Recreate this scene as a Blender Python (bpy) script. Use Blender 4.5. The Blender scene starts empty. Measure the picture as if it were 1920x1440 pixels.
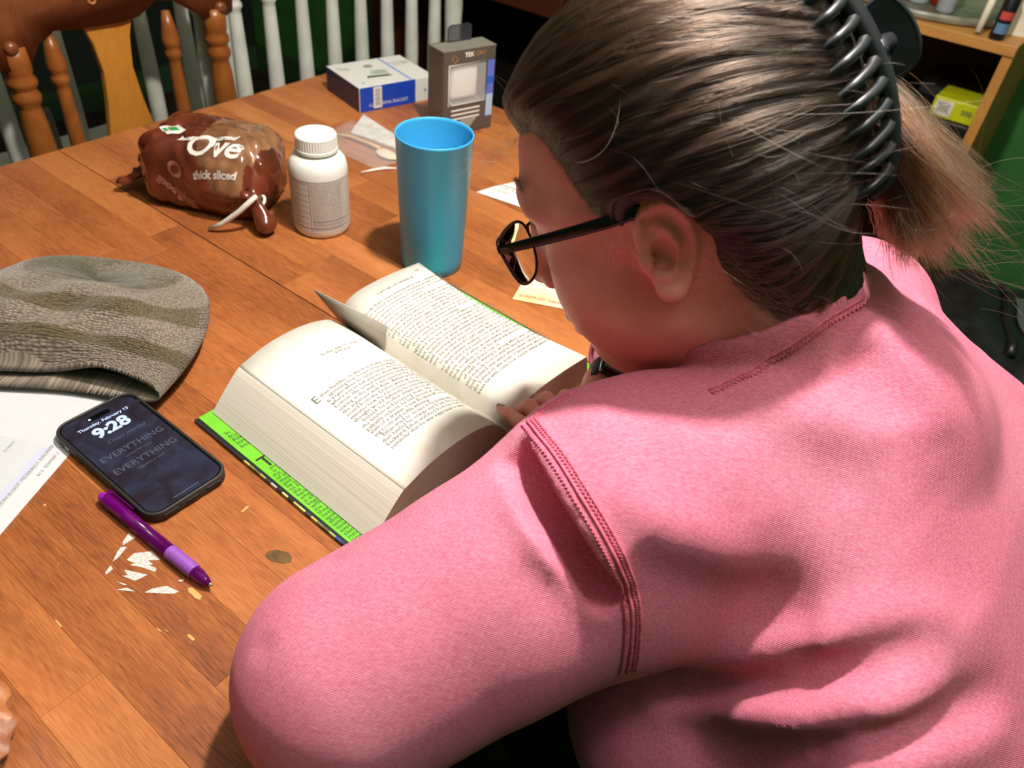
import bpy, bmesh, math, random
import numpy as np
from mathutils import Vector, Matrix
random.seed(7); RNG = np.random.default_rng(7)
R = math.radians
scene = bpy.context.scene
COL = scene.collection

# ------------------------------------------------------------------ camera
# z = 0 is the table top; the floor lies at z = -0.75
FPX, PITCH, ROLL, CAMH = 1480.0, R(40.2), R(6.3), 0.527
_fw = Vector((0, math.cos(PITCH), -math.sin(PITCH)))
_r0 = Vector((1, 0, 0)); _u0 = Vector((0, math.sin(PITCH), math.cos(PITCH)))
_r = _r0 * math.cos(ROLL) + _u0 * math.sin(ROLL)
_u = -_r0 * math.sin(ROLL) + _u0 * math.cos(ROLL)
cd = bpy.data.cameras.new('camera'); cam = bpy.data.objects.new('camera', cd); COL.objects.link(cam)
cd.sensor_width = 36; cd.lens = FPX / 1920 * 36; cd.clip_start = 0.02; cd.clip_end = 30
cd.dof.use_dof = True; cd.dof.focus_distance = 0.62; cd.dof.aperture_fstop = 9.0
m = Matrix.Identity(4)
for i in range(3):
    m[i][0], m[i][1], m[i][2] = _r[i], _u[i], -_fw[i]
m[2][3] = CAMH
cam.matrix_world = m
scene.camera = cam

# ------------------------------------------------------------------ world, lamps, exposure
w = bpy.data.worlds.new('world'); scene.world = w; w.use_nodes = True
w.node_tree.nodes['Background'].inputs[0].default_value = (0.92, 0.92, 1.0, 1)
w.node_tree.nodes['Background'].inputs[1].default_value = 0.20
LAMP_POS = (0.079, 0.630, 1.0)
ld = bpy.data.lights.new('ceiling_bulb', 'POINT'); ld.energy = 46; ld.color = (1.0, 0.93, 0.84); ld.shadow_soft_size = 0.028
lo = bpy.data.objects.new('ceiling_bulb', ld); lo.location = LAMP_POS; COL.objects.link(lo)
FILL_POS = (0.36, 0.16, 1.55)  # added fill lamp, no known source: lifts the reader's ear and neck
l2 = bpy.data.lights.new('added_fill_bulb', 'POINT'); l2.energy = 15; l2.color = (1.0, 0.92, 0.86); l2.shadow_soft_size = 0.10
l2o = bpy.data.objects.new('added_fill_bulb', l2); l2o.location = FILL_POS; COL.objects.link(l2o)
try:
    cy = scene.cycles; cy.max_bounces = 8; cy.diffuse_bounces = 4; cy.glossy_bounces = 3; cy.transmission_bounces = 8; cy.transparent_max_bounces = 10
except Exception:
    pass
vs = scene.view_settings
vs.view_transform = 'Standard'; vs.look = 'None'; vs.exposure = 0.42; vs.gamma = 1.0; vs.use_curve_mapping = False

# ------------------------------------------------------------------ helpers
def srgb(r, g, b):
    f = lambda c: ((c / 255) / 12.92 if c <= 10 else (((c / 255) + 0.055) / 1.055) ** 2.4)
    return (f(r), f(g), f(b), 1)

def mat(name, col=(200, 200, 200), rough=0.5, **kw):
    mt = bpy.data.materials.new(name); mt.use_nodes = True
    b = mt.node_tree.nodes['Principled BSDF']
    b.inputs['Base Color'].default_value = srgb(*col)
    b.inputs['Roughness'].default_value = rough
    for k, v in kw.items():
        key = {'metal': 'Metallic', 'spec': 'Specular IOR Level', 'trans': 'Transmission Weight', 'ior': 'IOR', 'alpha': 'Alpha',
               'coat': 'Coat Weight', 'coatr': 'Coat Roughness', 'sheen': 'Sheen Weight', 'sss': 'Subsurface Weight', 'emit': 'Emission Strength'}[k]
        b.inputs[key].default_value = v
    return mt

def nodes(mt):
    return mt.node_tree.nodes, mt.node_tree.links, mt.node_tree.nodes['Principled BSDF']

def add_noise_color(mt, c1, c2, scale=20, detail=4, coord='Object', stretch=(1, 1, 1), lo=0.35, hi=0.65, bump=0.0, bscale=None):
    N, L, B = nodes(mt)
    tc = N.new('ShaderNodeTexCoord'); mp = N.new('ShaderNodeMapping'); mp.inputs['Scale'].default_value = stretch
    L.new(tc.outputs[coord], mp.inputs[0])
    nz = N.new('ShaderNodeTexNoise'); nz.inputs['Scale'].default_value = scale; nz.inputs['Detail'].default_value = detail
    L.new(mp.outputs[0], nz.inputs['Vector'])
    cr = N.new('ShaderNodeValToRGB')
    cr.color_ramp.elements[0].position = lo; cr.color_ramp.elements[1].position = hi
    cr.color_ramp.elements[0].color = srgb(*c1); cr.color_ramp.elements[1].color = srgb(*c2)
    L.new(nz.outputs['Fac'], cr.inputs[0]); L.new(cr.outputs[0], B.inputs['Base Color'])
    if bump:
        bp = N.new('ShaderNodeBump'); bp.inputs['Strength'].default_value = bump; bp.inputs['Distance'].default_value = 0.002
        if bscale:
            n2 = N.new('ShaderNodeTexNoise'); n2.inputs['Scale'].default_value = bscale; L.new(mp.outputs[0], n2.inputs['Vector']); L.new(n2.outputs['Fac'], bp.inputs['Height'])
        else:
            L.new(nz.outputs['Fac'], bp.inputs['Height'])
        L.new(bp.outputs[0], B.inputs['Normal'])
    return mt

def link(name, me, material=None, parent=None, smooth=True):
    o = bpy.data.objects.new(name, me); COL.objects.link(o)
    if material is not None and not me.materials: me.materials.append(material)
    if smooth and isinstance(me, bpy.types.Mesh):
        me.polygons.foreach_set('use_smooth', [True] * len(me.polygons))
    if parent: o.parent = parent
    return o

def pydata(name, V, Fc, material=None, parent=None, smooth=True):
    me = bpy.data.meshes.new(name); me.from_pydata([tuple(map(float, v)) for v in V], [], [tuple(map(int, f)) for f in Fc]); me.update()
    return link(name, me, material, parent, smooth)

def from_bm(name, bm, material=None, parent=None, smooth=True):
    me = bpy.data.meshes.new(name); bmesh.ops.recalc_face_normals(bm, faces=bm.faces); bm.to_mesh(me); bm.free()
    return link(name, me, material, parent, smooth)

def empty(name, loc=(0, 0, 0), rz=0.0):
    o = bpy.data.objects.new(name, None); COL.objects.link(o); o.location = loc; o.rotation_euler = (0, 0, rz); o.empty_display_size = 0.02
    return o

def tag(o, label=None, cat=None, group=None, kind=None):
    if label: o['label'] = label
    if cat: o['category'] = cat
    if group: o['group'] = group
    if kind: o['kind'] = kind
    return o

def box_bm(bm, c, d, bevel=0.0, seg=2, mtx=None):
    """axis-aligned box centred at c with full sizes d"""
    r = bmesh.ops.create_cube(bm, size=1.0)
    vs_ = r['verts']
    bmesh.ops.scale(bm, vec=d, verts=vs_)
    if bevel > 0:
        es = list({e for v in vs_ for e in v.link_edges})
        rb = bmesh.ops.bevel(bm, geom=es, offset=bevel, segments=seg, affect='EDGES', profile=0.5)
        vs_ = list({v for f in rb['faces'] for v in f.verts} | {v for v in vs_ if v.is_valid})
    bmesh.ops.translate(bm, vec=c, verts=vs_)
    if mtx is not None: bmesh.ops.transform(bm, matrix=mtx, verts=vs_)
    return vs_

def box(name, c, d, material, parent=None, bevel=0.0, seg=2, smooth=False, mtx=None):
    bm = bmesh.new(); box_bm(bm, c, d, bevel, seg, mtx)
    return from_bm(name, bm, material, parent, smooth)

def grid_faces(nu, nv, cu=False, cv=False, off=0):
    F = []
    for i in range(nu if cu else nu - 1):
        for j in range(nv if cv else nv - 1):
            a = i * nv + j; b = ((i + 1) % nu) * nv + j; c = ((i + 1) % nu) * nv + (j + 1) % nv; d = i * nv + (j + 1) % nv
            F.append((off + a, off + b, off + c, off + d))
    return F

def lathe(name, prof, material, parent=None, n=48, loc=(0, 0, 0), cap=True, mtx=None):
    """prof: list of (radius, z); closed caps at the ends"""
    V = []; 
    for r_, z in prof:
        for k in range(n):
            a = 2 * math.pi * k / n; V.append((r_ * math.cos(a) + loc[0], r_ * math.sin(a) + loc[1], z + loc[2]))
    Fc = []
    for i in range(len(prof) - 1):
        for k in range(n):
            k2 = (k + 1) % n
            Fc.append((i * n + k, i * n + k2, (i + 1) * n + k2, (i + 1) * n + k))
    if cap:
        Fc.append(tuple(reversed(range(n)))); Fc.append(tuple(range((len(prof) - 1) * n, len(prof) * n)))
    if mtx is not None: V = [tuple(mtx @ Vector(v)) for v in V]
    return pydata(name, V, Fc, material, parent)

def tube_mesh(path, rad, n=8, closed=False, flat=None):
    """swept tube along path (list of 3-vectors); rad scalar or list; flat=(normal list, ratio) squashes the section"""
    P = [Vector(p) for p in path]; m_ = len(P)
    rads = [rad] * m_ if isinstance(rad, (int, float)) else list(rad)
    V = []; Fc = []; up = None
    for i in range(m_):
        a = P[(i - 1) % m_] if (closed or i > 0) else P[i]; b = P[(i + 1) % m_] if (closed or i < m_ - 1) else P[i]
        t = (b - a).normalized()
        if up is None:
            up = Vector((0, 0, 1)) if abs(t.z) < 0.9 else Vector((1, 0, 0))
        s = t.cross(up)
        if s.length < 1e-6: s = t.orthogonal()
        s.normalize(); up = s.cross(t).normalized()
        for k in range(n):
            an = 2 * math.pi * k / n
            V.append(P[i] + (s * math.cos(an) + up * math.sin(an)) * rads[i])
    for i in range(m_ if closed else m_ - 1):
        i2 = (i + 1) % m_
        for k in range(n):
            k2 = (k + 1) % n
            Fc.append((i * n + k, i * n + k2, i2 * n + k2, i2 * n + k))
    if not closed:
        Fc.append(tuple(reversed(range(n)))); Fc.append(tuple(range((m_ - 1) * n, m_ * n)))
    return V, Fc

def tube(name, path, rad, material, parent=None, n=8, closed=False):
    V, Fc = tube_mesh(path, rad, n, closed)
    return pydata(name, V, Fc, material, parent)

def catmull(pts, k=8, closed=False):
    P = [np.array(p, float) for p in pts]; n = len(P); out = []
    for i in range(n if closed else n - 1):
        p0 = P[(i - 1) % n] if closed or i > 0 else 2 * P[0] - P[1]
        p1 = P[i]; p2 = P[(i + 1) % n]
        p3 = P[(i + 2) % n] if closed or i < n - 2 else 2 * P[-1] - P[-2]
        for j in range(k):
            t = j / k
            out.append(0.5 * ((2 * p1) + (-p0 + p2) * t + (2 * p0 - 5 * p1 + 4 * p2 - p3) * t * t + (-p0 + 3 * p1 - 3 * p2 + p3) * t ** 3))
    if not closed: out.append(P[-1])
    return out

def polyprism(name, pts, z0, z1, material, parent=None, smooth=False, bevel=0.0):
    """2-D outline extruded from z0 to z1"""
    bm = bmesh.new(); vs_ = [bm.verts.new((p[0], p[1], z0)) for p in pts]; f = bm.faces.new(vs_)
    r = bmesh.ops.extrude_face_region(bm, geom=[f]); tv = [g for g in r['geom'] if isinstance(g, bmesh.types.BMVert)]
    bmesh.ops.translate(bm, vec=(0, 0, z1 - z0), verts=tv)
    if bevel: bmesh.ops.bevel(bm, geom=[e for e in bm.edges if abs(e.verts[0].co.z - e.verts[1].co.z) < 1e-7], offset=bevel, segments=2, affect='EDGES')
    return from_bm(name, bm, material, parent, smooth)

def rrect(w_, h_, r_, n=6, cx=0, cy=0):
    pts = []
    for sx, sy, a0 in ((1, 1, 0), (-1, 1, 90), (-1, -1, 180), (1, -1, 270)):
        for k in range(n + 1):
            a = R(a0 + 90 * k / n); pts.append((cx + sx * (w_ / 2 - r_) + r_ * math.cos(a), cy + sy * (h_ / 2 - r_) + r_ * math.sin(a)))
    return pts

def text_mesh(body, size, align='LEFT', offset=0.0, shear=0.0, space=1.0, line=1.0, res=3, valign='TOP_BASELINE'):
    cu = bpy.data.curves.new('t', 'FONT'); cu.body = body; cu.size = size; cu.align_x = align; cu.align_y = valign
    cu.resolution_u = res; cu.offset = offset; cu.shear = shear; cu.space_character = space; cu.space_line = line
    o = bpy.data.objects.new('t', cu); COL.objects.link(o)
    bpy.context.view_layer.update()
    me = bpy.data.meshes.new_from_object(o.evaluated_get(bpy.context.evaluated_depsgraph_get()))
    bpy.data.objects.remove(o); bpy.data.curves.remove(cu)
    me.materials.clear()
    return me

def mesh_np(me):
    a = np.empty(len(me.vertices) * 3); me.vertices.foreach_get('co', a); return a.reshape(-1, 3)

def set_np(me, a):
    me.vertices.foreach_set('co', np.asarray(a, float).ravel()); me.update()

def lettering(name, body, size, material, parent, mtx, **kw):
    me = text_mesh(body, size, **kw); me.transform(mtx)
    return link(name, me, material, parent, False)

# room axes: ACROSS runs from the reader over the table, ALONG runs down the table's length
TA = R(55.7)
ALONG = Vector((math.cos(TA), math.sin(TA), 0)); ACROSS = Vector((-math.sin(TA), math.cos(TA), 0))
def ST(s, t, z=0.0): return ACROSS * s + ALONG * t + Vector((0, 0, z))
def frame(loc, rz): return Matrix.Translation(loc) @ Matrix.Rotation(rz, 4, 'Z')
RX = lambda a: Matrix.Rotation(R(a), 4, 'X')
RY = lambda a: Matrix.Rotation(R(a), 4, 'Y')
RZ = lambda a: Matrix.Rotation(R(a), 4, 'Z')
TR = lambda x, y, z: Matrix.Translation((x, y, z))
# ------------------------------------------------------------------ room shell (local x = ALONG, y = ACROSS)
M_floor = add_noise_color(mat('floor_dark_wood', (40, 26, 20), 0.6), (30, 19, 15), (58, 38, 28), scale=6, stretch=(8, 1, 1))
M_green = add_noise_color(mat('green_paint', (44, 98, 42), 0.75), (38, 96, 40), (50, 110, 48), scale=9, bump=0.1)
M_ceil = mat('ceiling_white', (215, 212, 205), 0.9)
rz = TA
room = dict(x0=-1.6, x1=2.16, y0=-1.3, y1=3.0)
def shell(name, c, d, material):
    o = box(name, c, d, material); o.rotation_euler = (0, 0, rz); return tag(o, kind='structure')
cx, cy = (room['x0'] + room['x1']) / 2, (room['y0'] + room['y1']) / 2
W, D = room['x1'] - room['x0'], room['y1'] - room['y0']
shell('floor', (cx, cy, -0.80), (W, D, 0.1), M_floor)
shell('ceiling', (cx, cy, 1.72), (W, D, 0.1), M_ceil)
shell('wall_right', (room['x1'] + 0.05, cy, 0.45), (0.1, D, 2.4), M_green)
shell('wall_back', (cx, room['y1'] + 0.05, 0.45), (W, 0.1, 2.4), mat('shade_darkened_green', (18, 30, 18), 0.8))  # wall green taken near black: lamp falloff put into the colour
shell('wall_left', (room['x0'] - 0.05, cy, 0.45), (0.1, D, 2.4), M_green)
shell('wall_front', (cx, room['y0'] - 0.05, 0.45), (W, 0.1, 2.4), M_green)
M_bb = mat('baseboard_paint', (40, 70, 38), 0.6)
b_ = box('baseboard_right', (room['x1'] - 0.009, cy, -0.70), (0.018, D, 0.1), M_bb); b_.rotation_euler = (0, 0, rz); tag(b_, kind='structure')
b_ = box('baseboard_back', (cx, room['y1'] - 0.009, -0.70), (W, 0.018, 0.1), M_bb); b_.rotation_euler = (0, 0, rz); tag(b_, kind='structure')

# lamp holder above the table
M_brass = mat('lamp_metal', (150, 140, 120), 0.35, metal=1.0)
lamp = empty('ceiling_lamp', (LAMP_POS[0], LAMP_POS[1], 1.67))
LZ = LAMP_POS[2] - 1.67
tag(lamp, 'metal ceiling lamp hanging above the reader', 'lamp')
lathe('canopy', [(0.001, 0.0), (0.06, -0.003), (0.055, -0.02), (0.012, -0.03), (0.001, -0.03)][::-1], M_brass, lamp, n=32, cap=False)
tube('lamp_cord', [(0, 0, -0.028), (0, 0, LZ + 0.16)], 0.004, mat('cord_black', (20, 20, 20), 0.6), lamp, 8)
lathe('lamp_socket', [(0.001, LZ + 0.165), (0.012, LZ + 0.16), (0.022, LZ + 0.13), (0.022, LZ + 0.06), (0.018, LZ + 0.045), (0.001, LZ + 0.045)], M_brass, lamp, n=32, cap=False)

fill_mount = empty('added_fill_mount', (FILL_POS[0], FILL_POS[1], 1.67))  # invented ceiling mount for the added fill lamp
tag(fill_mount, 'added fill lamp plate on the ceiling behind the reader', 'lamp')
lathe('base_plate', [(0.001, 0.0), (0.09, -0.002), (0.09, -0.015), (0.001, -0.018)][::-1], M_brass, fill_mount, n=32, cap=False)
# ------------------------------------------------------------------ dining table built from staves
def wood_mat(name, ramp, rough=0.38, gscale=1.0, coat=0.0, random_obj=True):
    mt = mat(name, (150, 80, 40), rough, coat=coat)
    if coat: mt.node_tree.nodes['Principled BSDF'].inputs['Coat Roughness'].default_value = 0.25
    N, L, B = nodes(mt)
    tc = N.new('ShaderNodeTexCoord'); oi = N.new('ShaderNodeObjectInfo')
    off = N.new('ShaderNodeVectorMath'); off.operation = 'MULTIPLY_ADD'
    comb = N.new('ShaderNodeCombineXYZ')
    for i in range(3): L.new(oi.outputs['Random'], comb.inputs[i])
    L.new(comb.outputs[0], off.inputs[0]); off.inputs[1].default_value = (13.0, 7.0, 5.0); L.new(tc.outputs['Object'], off.inputs[2])
    mp = N.new('ShaderNodeMapping'); mp.inputs['Scale'].default_value = (26 * gscale, 1.6 * gscale, 26 * gscale); L.new(off.outputs[0], mp.inputs[0])
    n1 = N.new('ShaderNodeTexNoise'); n1.inputs['Scale'].default_value = 1.0; n1.inputs['Detail'].default_value = 6; n1.inputs['Roughness'].default_value = 0.6; n1.inputs['Distortion'].default_value = 0.6
    L.new(mp.outputs[0], n1.inputs['Vector'])
    mp2 = N.new('ShaderNodeMapping'); mp2.inputs['Scale'].default_value = (820 * gscale, 62 * gscale, 820 * gscale); L.new(off.outputs[0], mp2.inputs[0])
    n2 = N.new('ShaderNodeTexNoise'); n2.inputs['Scale'].default_value = 1.0; n2.inputs['Detail'].default_value = 3; L.new(mp2.outputs[0], n2.inputs['Vector'])
    n3 = N.new('ShaderNodeTexNoise'); n3.inputs['Scale'].default_value = 9.0 * gscale; n3.inputs['Detail'].default_value = 3; L.new(off.outputs[0], n3.inputs['Vector'])
    # tone = 0.5*random + grain + blotch
    a1 = N.new('ShaderNodeMath'); a1.operation = 'MULTIPLY_ADD'; L.new(oi.outputs['Random'], a1.inputs[0]); a1.inputs[1].default_value = 0.30 if random_obj else 0.0
    a2 = N.new('ShaderNodeMath'); a2.operation = 'MULTIPLY_ADD'; L.new(n1.outputs['Fac'], a2.inputs[0]); a2.inputs[1].default_value = 0.62
    a3 = N.new('ShaderNodeMath'); a3.operation = 'MULTIPLY_ADD'; L.new(n3.outputs['Fac'], a3.inputs[0]); a3.inputs[1].default_value = 0.40
    a4 = N.new('ShaderNodeMath'); a4.operation = 'MULTIPLY_ADD'; L.new(n2.outputs['Fac'], a4.inputs[0]); a4.inputs[1].default_value = 0.62; a4.inputs[2].default_value = -0.46 if random_obj else -0.30
    L.new(a4.outputs[0], a3.inputs[2]); L.new(a3.outputs[0], a2.inputs[2]); L.new(a2.outputs[0], a1.inputs[2])
    cr = N.new('ShaderNodeValToRGB'); el = cr.color_ramp.elements
    el[0].position = ramp[0][0]; el[0].color = srgb(*ramp[0][1]); el[1].position = ramp[-1][0]; el[1].color = srgb(*ramp[-1][1])
    for p, c in ramp[1:-1]:
        e = el.new(p); e.color = srgb(*c)
    L.new(a1.outputs[0], cr.inputs[0]); L.new(cr.outputs[0], B.inputs['Base Color'])
    bp = N.new('ShaderNodeBump'); bp.inputs['Strength'].default_value = 0.25; bp.inputs['Distance'].default_value = 0.0006
    L.new(n2.outputs['Fac'], bp.inputs['Height']); L.new(bp.outputs[0], B.inputs['Normal'])
    return mt
M_stave = wood_mat('table_acacia', [(0.12, (88, 47, 26)), (0.36, (142, 80, 42)), (0.55, (168, 100, 54)), (0.85, (194, 126, 72))], 0.42)
N_, L_, B_ = nodes(M_stave); B_.inputs['Specular IOR Level'].default_value = 0.35

S0, S1, T0, T1, SEAM = 0.165, 1.14, -0.40, 1.085, 0.466
SW = 0.0433
table = empty('dining_table', ST(0.65, 0.34, -0.75), TA)
tag(table, 'long wooden dining table of glossy reddish-brown staves with a leaf seam', 'table')
inv_t = table.matrix_basis.inverted()
def tloc(s, t, z): return Vector((t - 0.34, s - 0.65, z + 0.75))
stave_cache = {}
def stave(t0, t1, s0, s1):
    key = (round(t1 - t0, 4), round(s1 - s0, 3))
    if key not in stave_cache:
        bm = bmesh.new(); box_bm(bm, (0, 0, -0.0125), (t1 - t0 - 0.0001, s1 - s0 - 0.0001, 0.025), 0.0002, 1)
        me = bpy.data.meshes.new('stave'); bm.to_mesh(me); bm.free(); me.materials.append(M_stave); stave_cache[key] = me
    o = link('stave', stave_cache[key], None, table, False)
    o.location = tloc((s0 + s1) / 2, (t0 + t1) / 2, random.uniform(-0.00012, 0.0))
rs = random.Random(11)
def rows(ta, tb, from_hi):
    ts = []
    if from_hi:
        t = tb
        while t - SW > ta: ts.append((t - SW, t)); t -= SW
        ts.append((ta, t))
    else:
        t = ta
        while t + SW < tb: ts.append((t, t + SW)); t += SW
        ts.append((t, tb))
    return ts
for (a, b) in rows(T0, SEAM - 0.0006, True) + rows(SEAM + 0.0006, T1, False):
    s = S0; first = True
    while s < S1 - 1e-4:
        ln = rs.choice([0.22, 0.27, 0.31, 0.36, 0.42]) * (rs.uniform(0.3, 1) if first else 1)
        e = s + ln
        if S1 - e < 0.10: e = S1
        e = round(min(e, S1), 3); stave(a, b, s, e); s = e; first = False
M_apron = wood_mat('table_frame_wood', [(0.1, (60, 30, 18)), (0.9, (120, 64, 34))], 0.5, random_obj=False)
for nm, c, d in [('apron', (0, S0 + 0.09 - 0.65, 0.66), (T1 - T0 - 0.2, 0.022, 0.09)), ('apron', (0, S1 - 0.09 - 0.65, 0.66), (T1 - T0 - 0.2, 0.022, 0.09)),
                 ('apron', (T0 + 0.1 - 0.34, 0, 0.66), (0.022, 0.78, 0.09)), ('apron', (T1 - 0.1 - 0.34, 0, 0.66), (0.022, 0.78, 0.09))]:
    box(nm, c, d, M_apron, table, 0.002)
for sx in (T0 + 0.1 - 0.34, T1 - 0.1 - 0.34):
    for sy in (S0 + 0.09 - 0.65, S1 - 0.09 - 0.65):
        lathe('leg', [(0.022, 0.0), (0.03, 0.02), (0.024, 0.06), (0.034, 0.25), (0.04, 0.45), (0.03, 0.52), (0.042, 0.55), (0.04, 0.72)], M_apron, table, n=20, loc=(sx, sy, 0))
# wear: scraped sticker remains, chips and a dried stain, each with its own outline
M_res = add_noise_color(mat('sticker_residue', (204, 200, 192), 0.9), (176, 170, 162), (218, 215, 210), scale=600)
M_chip = mat('bare_wood_chip', (206, 160, 96), 0.8)
M_stain = add_noise_color(mat('dried_stain', (92, 66, 26), 0.5), (78, 55, 22), (104, 76, 30), scale=120)
def flake(name, pts, material, h=0.00025):
    o = polyprism(name, [(x, y) for x, y in pts], 0.0, h, material); 
    o.parent = table; o.matrix_parent_inverse = inv_t; return o
RES = [[(-0.2934, 0.3862), (-0.2862, 0.3828), (-0.2927, 0.3739), (-0.2942, 0.3773)], [(-0.2935, 0.3721), (-0.2886, 0.3731), (-0.2912, 0.3613), (-0.2935, 0.3582), (-0.294, 0.3674)], [(-0.2934, 0.3546), (-0.29, 0.3513), (-0.2929, 0.3457), (-0.2943, 0.3476)], [(-0.2838, 0.361), (-0.281, 0.3679), (-0.2683, 0.3716), (-0.2585, 0.3644), (-0.2677, 0.3626), (-0.2623, 0.3598), (-0.2654, 0.3584), (-0.2584, 0.3566), (-0.258, 0.3531), (-0.27, 0.3559), (-0.2792, 0.3565), (-0.2765, 0.3588)], [(-0.2817, 0.3518), (-0.2781, 0.3517), (-0.2623, 0.3498), (-0.2692, 0.3432), (-0.2808, 0.3463), (-0.2767, 0.3475)], [(-0.2834, 0.3413), (-0.2736, 0.3393), (-0.2757, 0.3384)], [(-0.2797, 0.3337), (-0.2729, 0.3366), (-0.2647, 0.3341), (-0.2737, 0.3339)], [(-0.2581, 0.3341), (-0.2543, 0.3382), (-0.2459, 0.3414), (-0.2441, 0.342), (-0.2333, 0.338), (-0.237, 0.3357)], [(-0.2382, 0.3477), (-0.2347, 0.3493), (-0.2338, 0.3479), (-0.2363, 0.3467)]]
CHIP = [[(-0.2284, 0.3422), (-0.2256, 0.3431), (-0.2209, 0.3402), (-0.2156, 0.3367), (-0.2157, 0.3331), (-0.2202, 0.3343), (-0.2233, 0.3369), (-0.2263, 0.3383)], [(-0.3108, 0.3038), (-0.3093, 0.3038), (-0.3026, 0.2993), (-0.3037, 0.2986)], [(-0.2378, 0.3061), (-0.2352, 0.3058), (-0.2325, 0.3039), (-0.2345, 0.304)], [(-0.2329, 0.3064), (-0.2303, 0.3056), (-0.2267, 0.3039), (-0.2294, 0.3046)], [(-0.214, 0.3038), (-0.2122, 0.3042), (-0.207, 0.3008), (-0.2084, 0.2993), (-0.2127, 0.3018)], [(-0.2141, 0.42), (-0.2113, 0.427), (-0.2089, 0.4266), (-0.2119, 0.4203)], [(-0.3727, 0.4055), (-0.3708, 0.4061), (-0.3695, 0.4037), (-0.371, 0.4035)]]
STAIN = [(-0.1811, 0.3802), (-0.1789, 0.3842), (-0.173, 0.386), (-0.164, 0.3846), (-0.1593, 0.3805), (-0.1593, 0.3758), (-0.165, 0.3734), (-0.1739, 0.3748), (-0.1788, 0.3768)]
for p in RES: flake('sticker_residue', p, M_res)
for p in CHIP: flake('wood_chip', p, M_chip, 0.0002)
flake('dried_stain', STAIN, M_stain)
M_scr = mat('scratch_pale', (176, 118, 72), 0.7); rk = random.Random(4); SV, SF = [], []
def sliver_(x, y, a, ln_, wd):
    c, s = math.cos(a), math.sin(a); b = len(SV); h = 0.00018
    for u, v in ((-ln_ / 2, 0), (0, wd), (ln_ / 2, 0), (0, -wd)): SV.append((x + u * c - v * s, y + u * s + v * c, h))
    SF.append((b + 3, b + 2, b + 1, b))
for _ in range(26): q = ST(rk.uniform(0.2, 0.62), rk.uniform(-0.06, 0.30)); sliver_(q.x, q.y, rk.uniform(0, 3.1), rk.uniform(0.010, 0.045), 0.00016)
for _ in range(90): q = ST(rk.uniform(0.2, 0.75), rk.uniform(-0.06, 0.42)); sliver_(q.x, q.y, rk.uniform(0, 3.1), rk.uniform(0.0012, 0.0030), rk.uniform(0.0003, 0.0008))
o = pydata('scratches', SV, SF, M_scr, None, False); o.parent = table; o.matrix_parent_inverse = inv_t; o['kind'] = 'stuff'
# ------------------------------------------------------------------ open book
BYA = R(-36.0)
book = empty('open_book', (0, 0, 0), BYA)      # local x = down the page (towards the reader), local y = to the right of the reader
tag(book, 'thick open hardback novel with green flap jacket lying on the table', 'book')
M_page = add_noise_color(mat('page_paper', (224, 221, 211), 0.75), (222, 218, 206), (228, 225, 217), scale=60)
M_edge = mat('page_edges', (212, 206, 192), 0.85)
N, L, B = nodes(M_edge)
tc = N.new('ShaderNodeTexCoord'); mp = N.new('ShaderNodeMapping'); mp.inputs['Scale'].default_value = (4, 60, 2600); L.new(tc.outputs['Object'], mp.inputs[0])
nz = N.new('ShaderNodeTexNoise'); nz.inputs['Scale'].default_value = 1.0; nz.inputs['Detail'].default_value = 2; L.new(mp.outputs[0], nz.inputs['Vector'])
cr = N.new('ShaderNodeValToRGB'); cr.color_ramp.elements[0].position = 0.25; cr.color_ramp.elements[0].color = srgb(188, 180, 166); cr.color_ramp.elements[1].position = 0.62; cr.color_ramp.elements[1].color = srgb(222, 217, 206)
L.new(nz.outputs['Fac'], cr.inputs[0]); L.new(cr.outputs[0], B.inputs['Base Color'])
M_jgreen = add_noise_color(mat('jacket_green', (110, 190, 50), 0.35), (104, 186, 44), (116, 196, 56), scale=30)
M_jblack = mat('jacket_black', (34, 35, 38), 0.35)
M_ink = mat('printed_ink', (104, 101, 96), 0.8)
M_inkd = mat('black_ink', (28, 34, 20), 0.7)
PA0, PA1 = -0.535, -0.315                       # page block along x
CA0, CA1 = -0.539, -0.311
def prof_at(ctrl):
    return np.array(catmull([np.array(c) for c in ctrl], 10))
LP = prof_at([(0.301, 0.0400), (0.334, 0.0490), (0.372, 0.0500), (0.404, 0.0425), (0.421, 0.0300), (0.430, 0.0190), (0.4335, 0.0130)])
RP = prof_at([(0.4340, 0.0130), (0.4370, 0.0270), (0.4425, 0.0370), (0.456, 0.0432), (0.478, 0.0455), (0.512, 0.0450), (0.5515, 0.0412)])
RA0, RA1 = -0.5500, -0.3120
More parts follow.
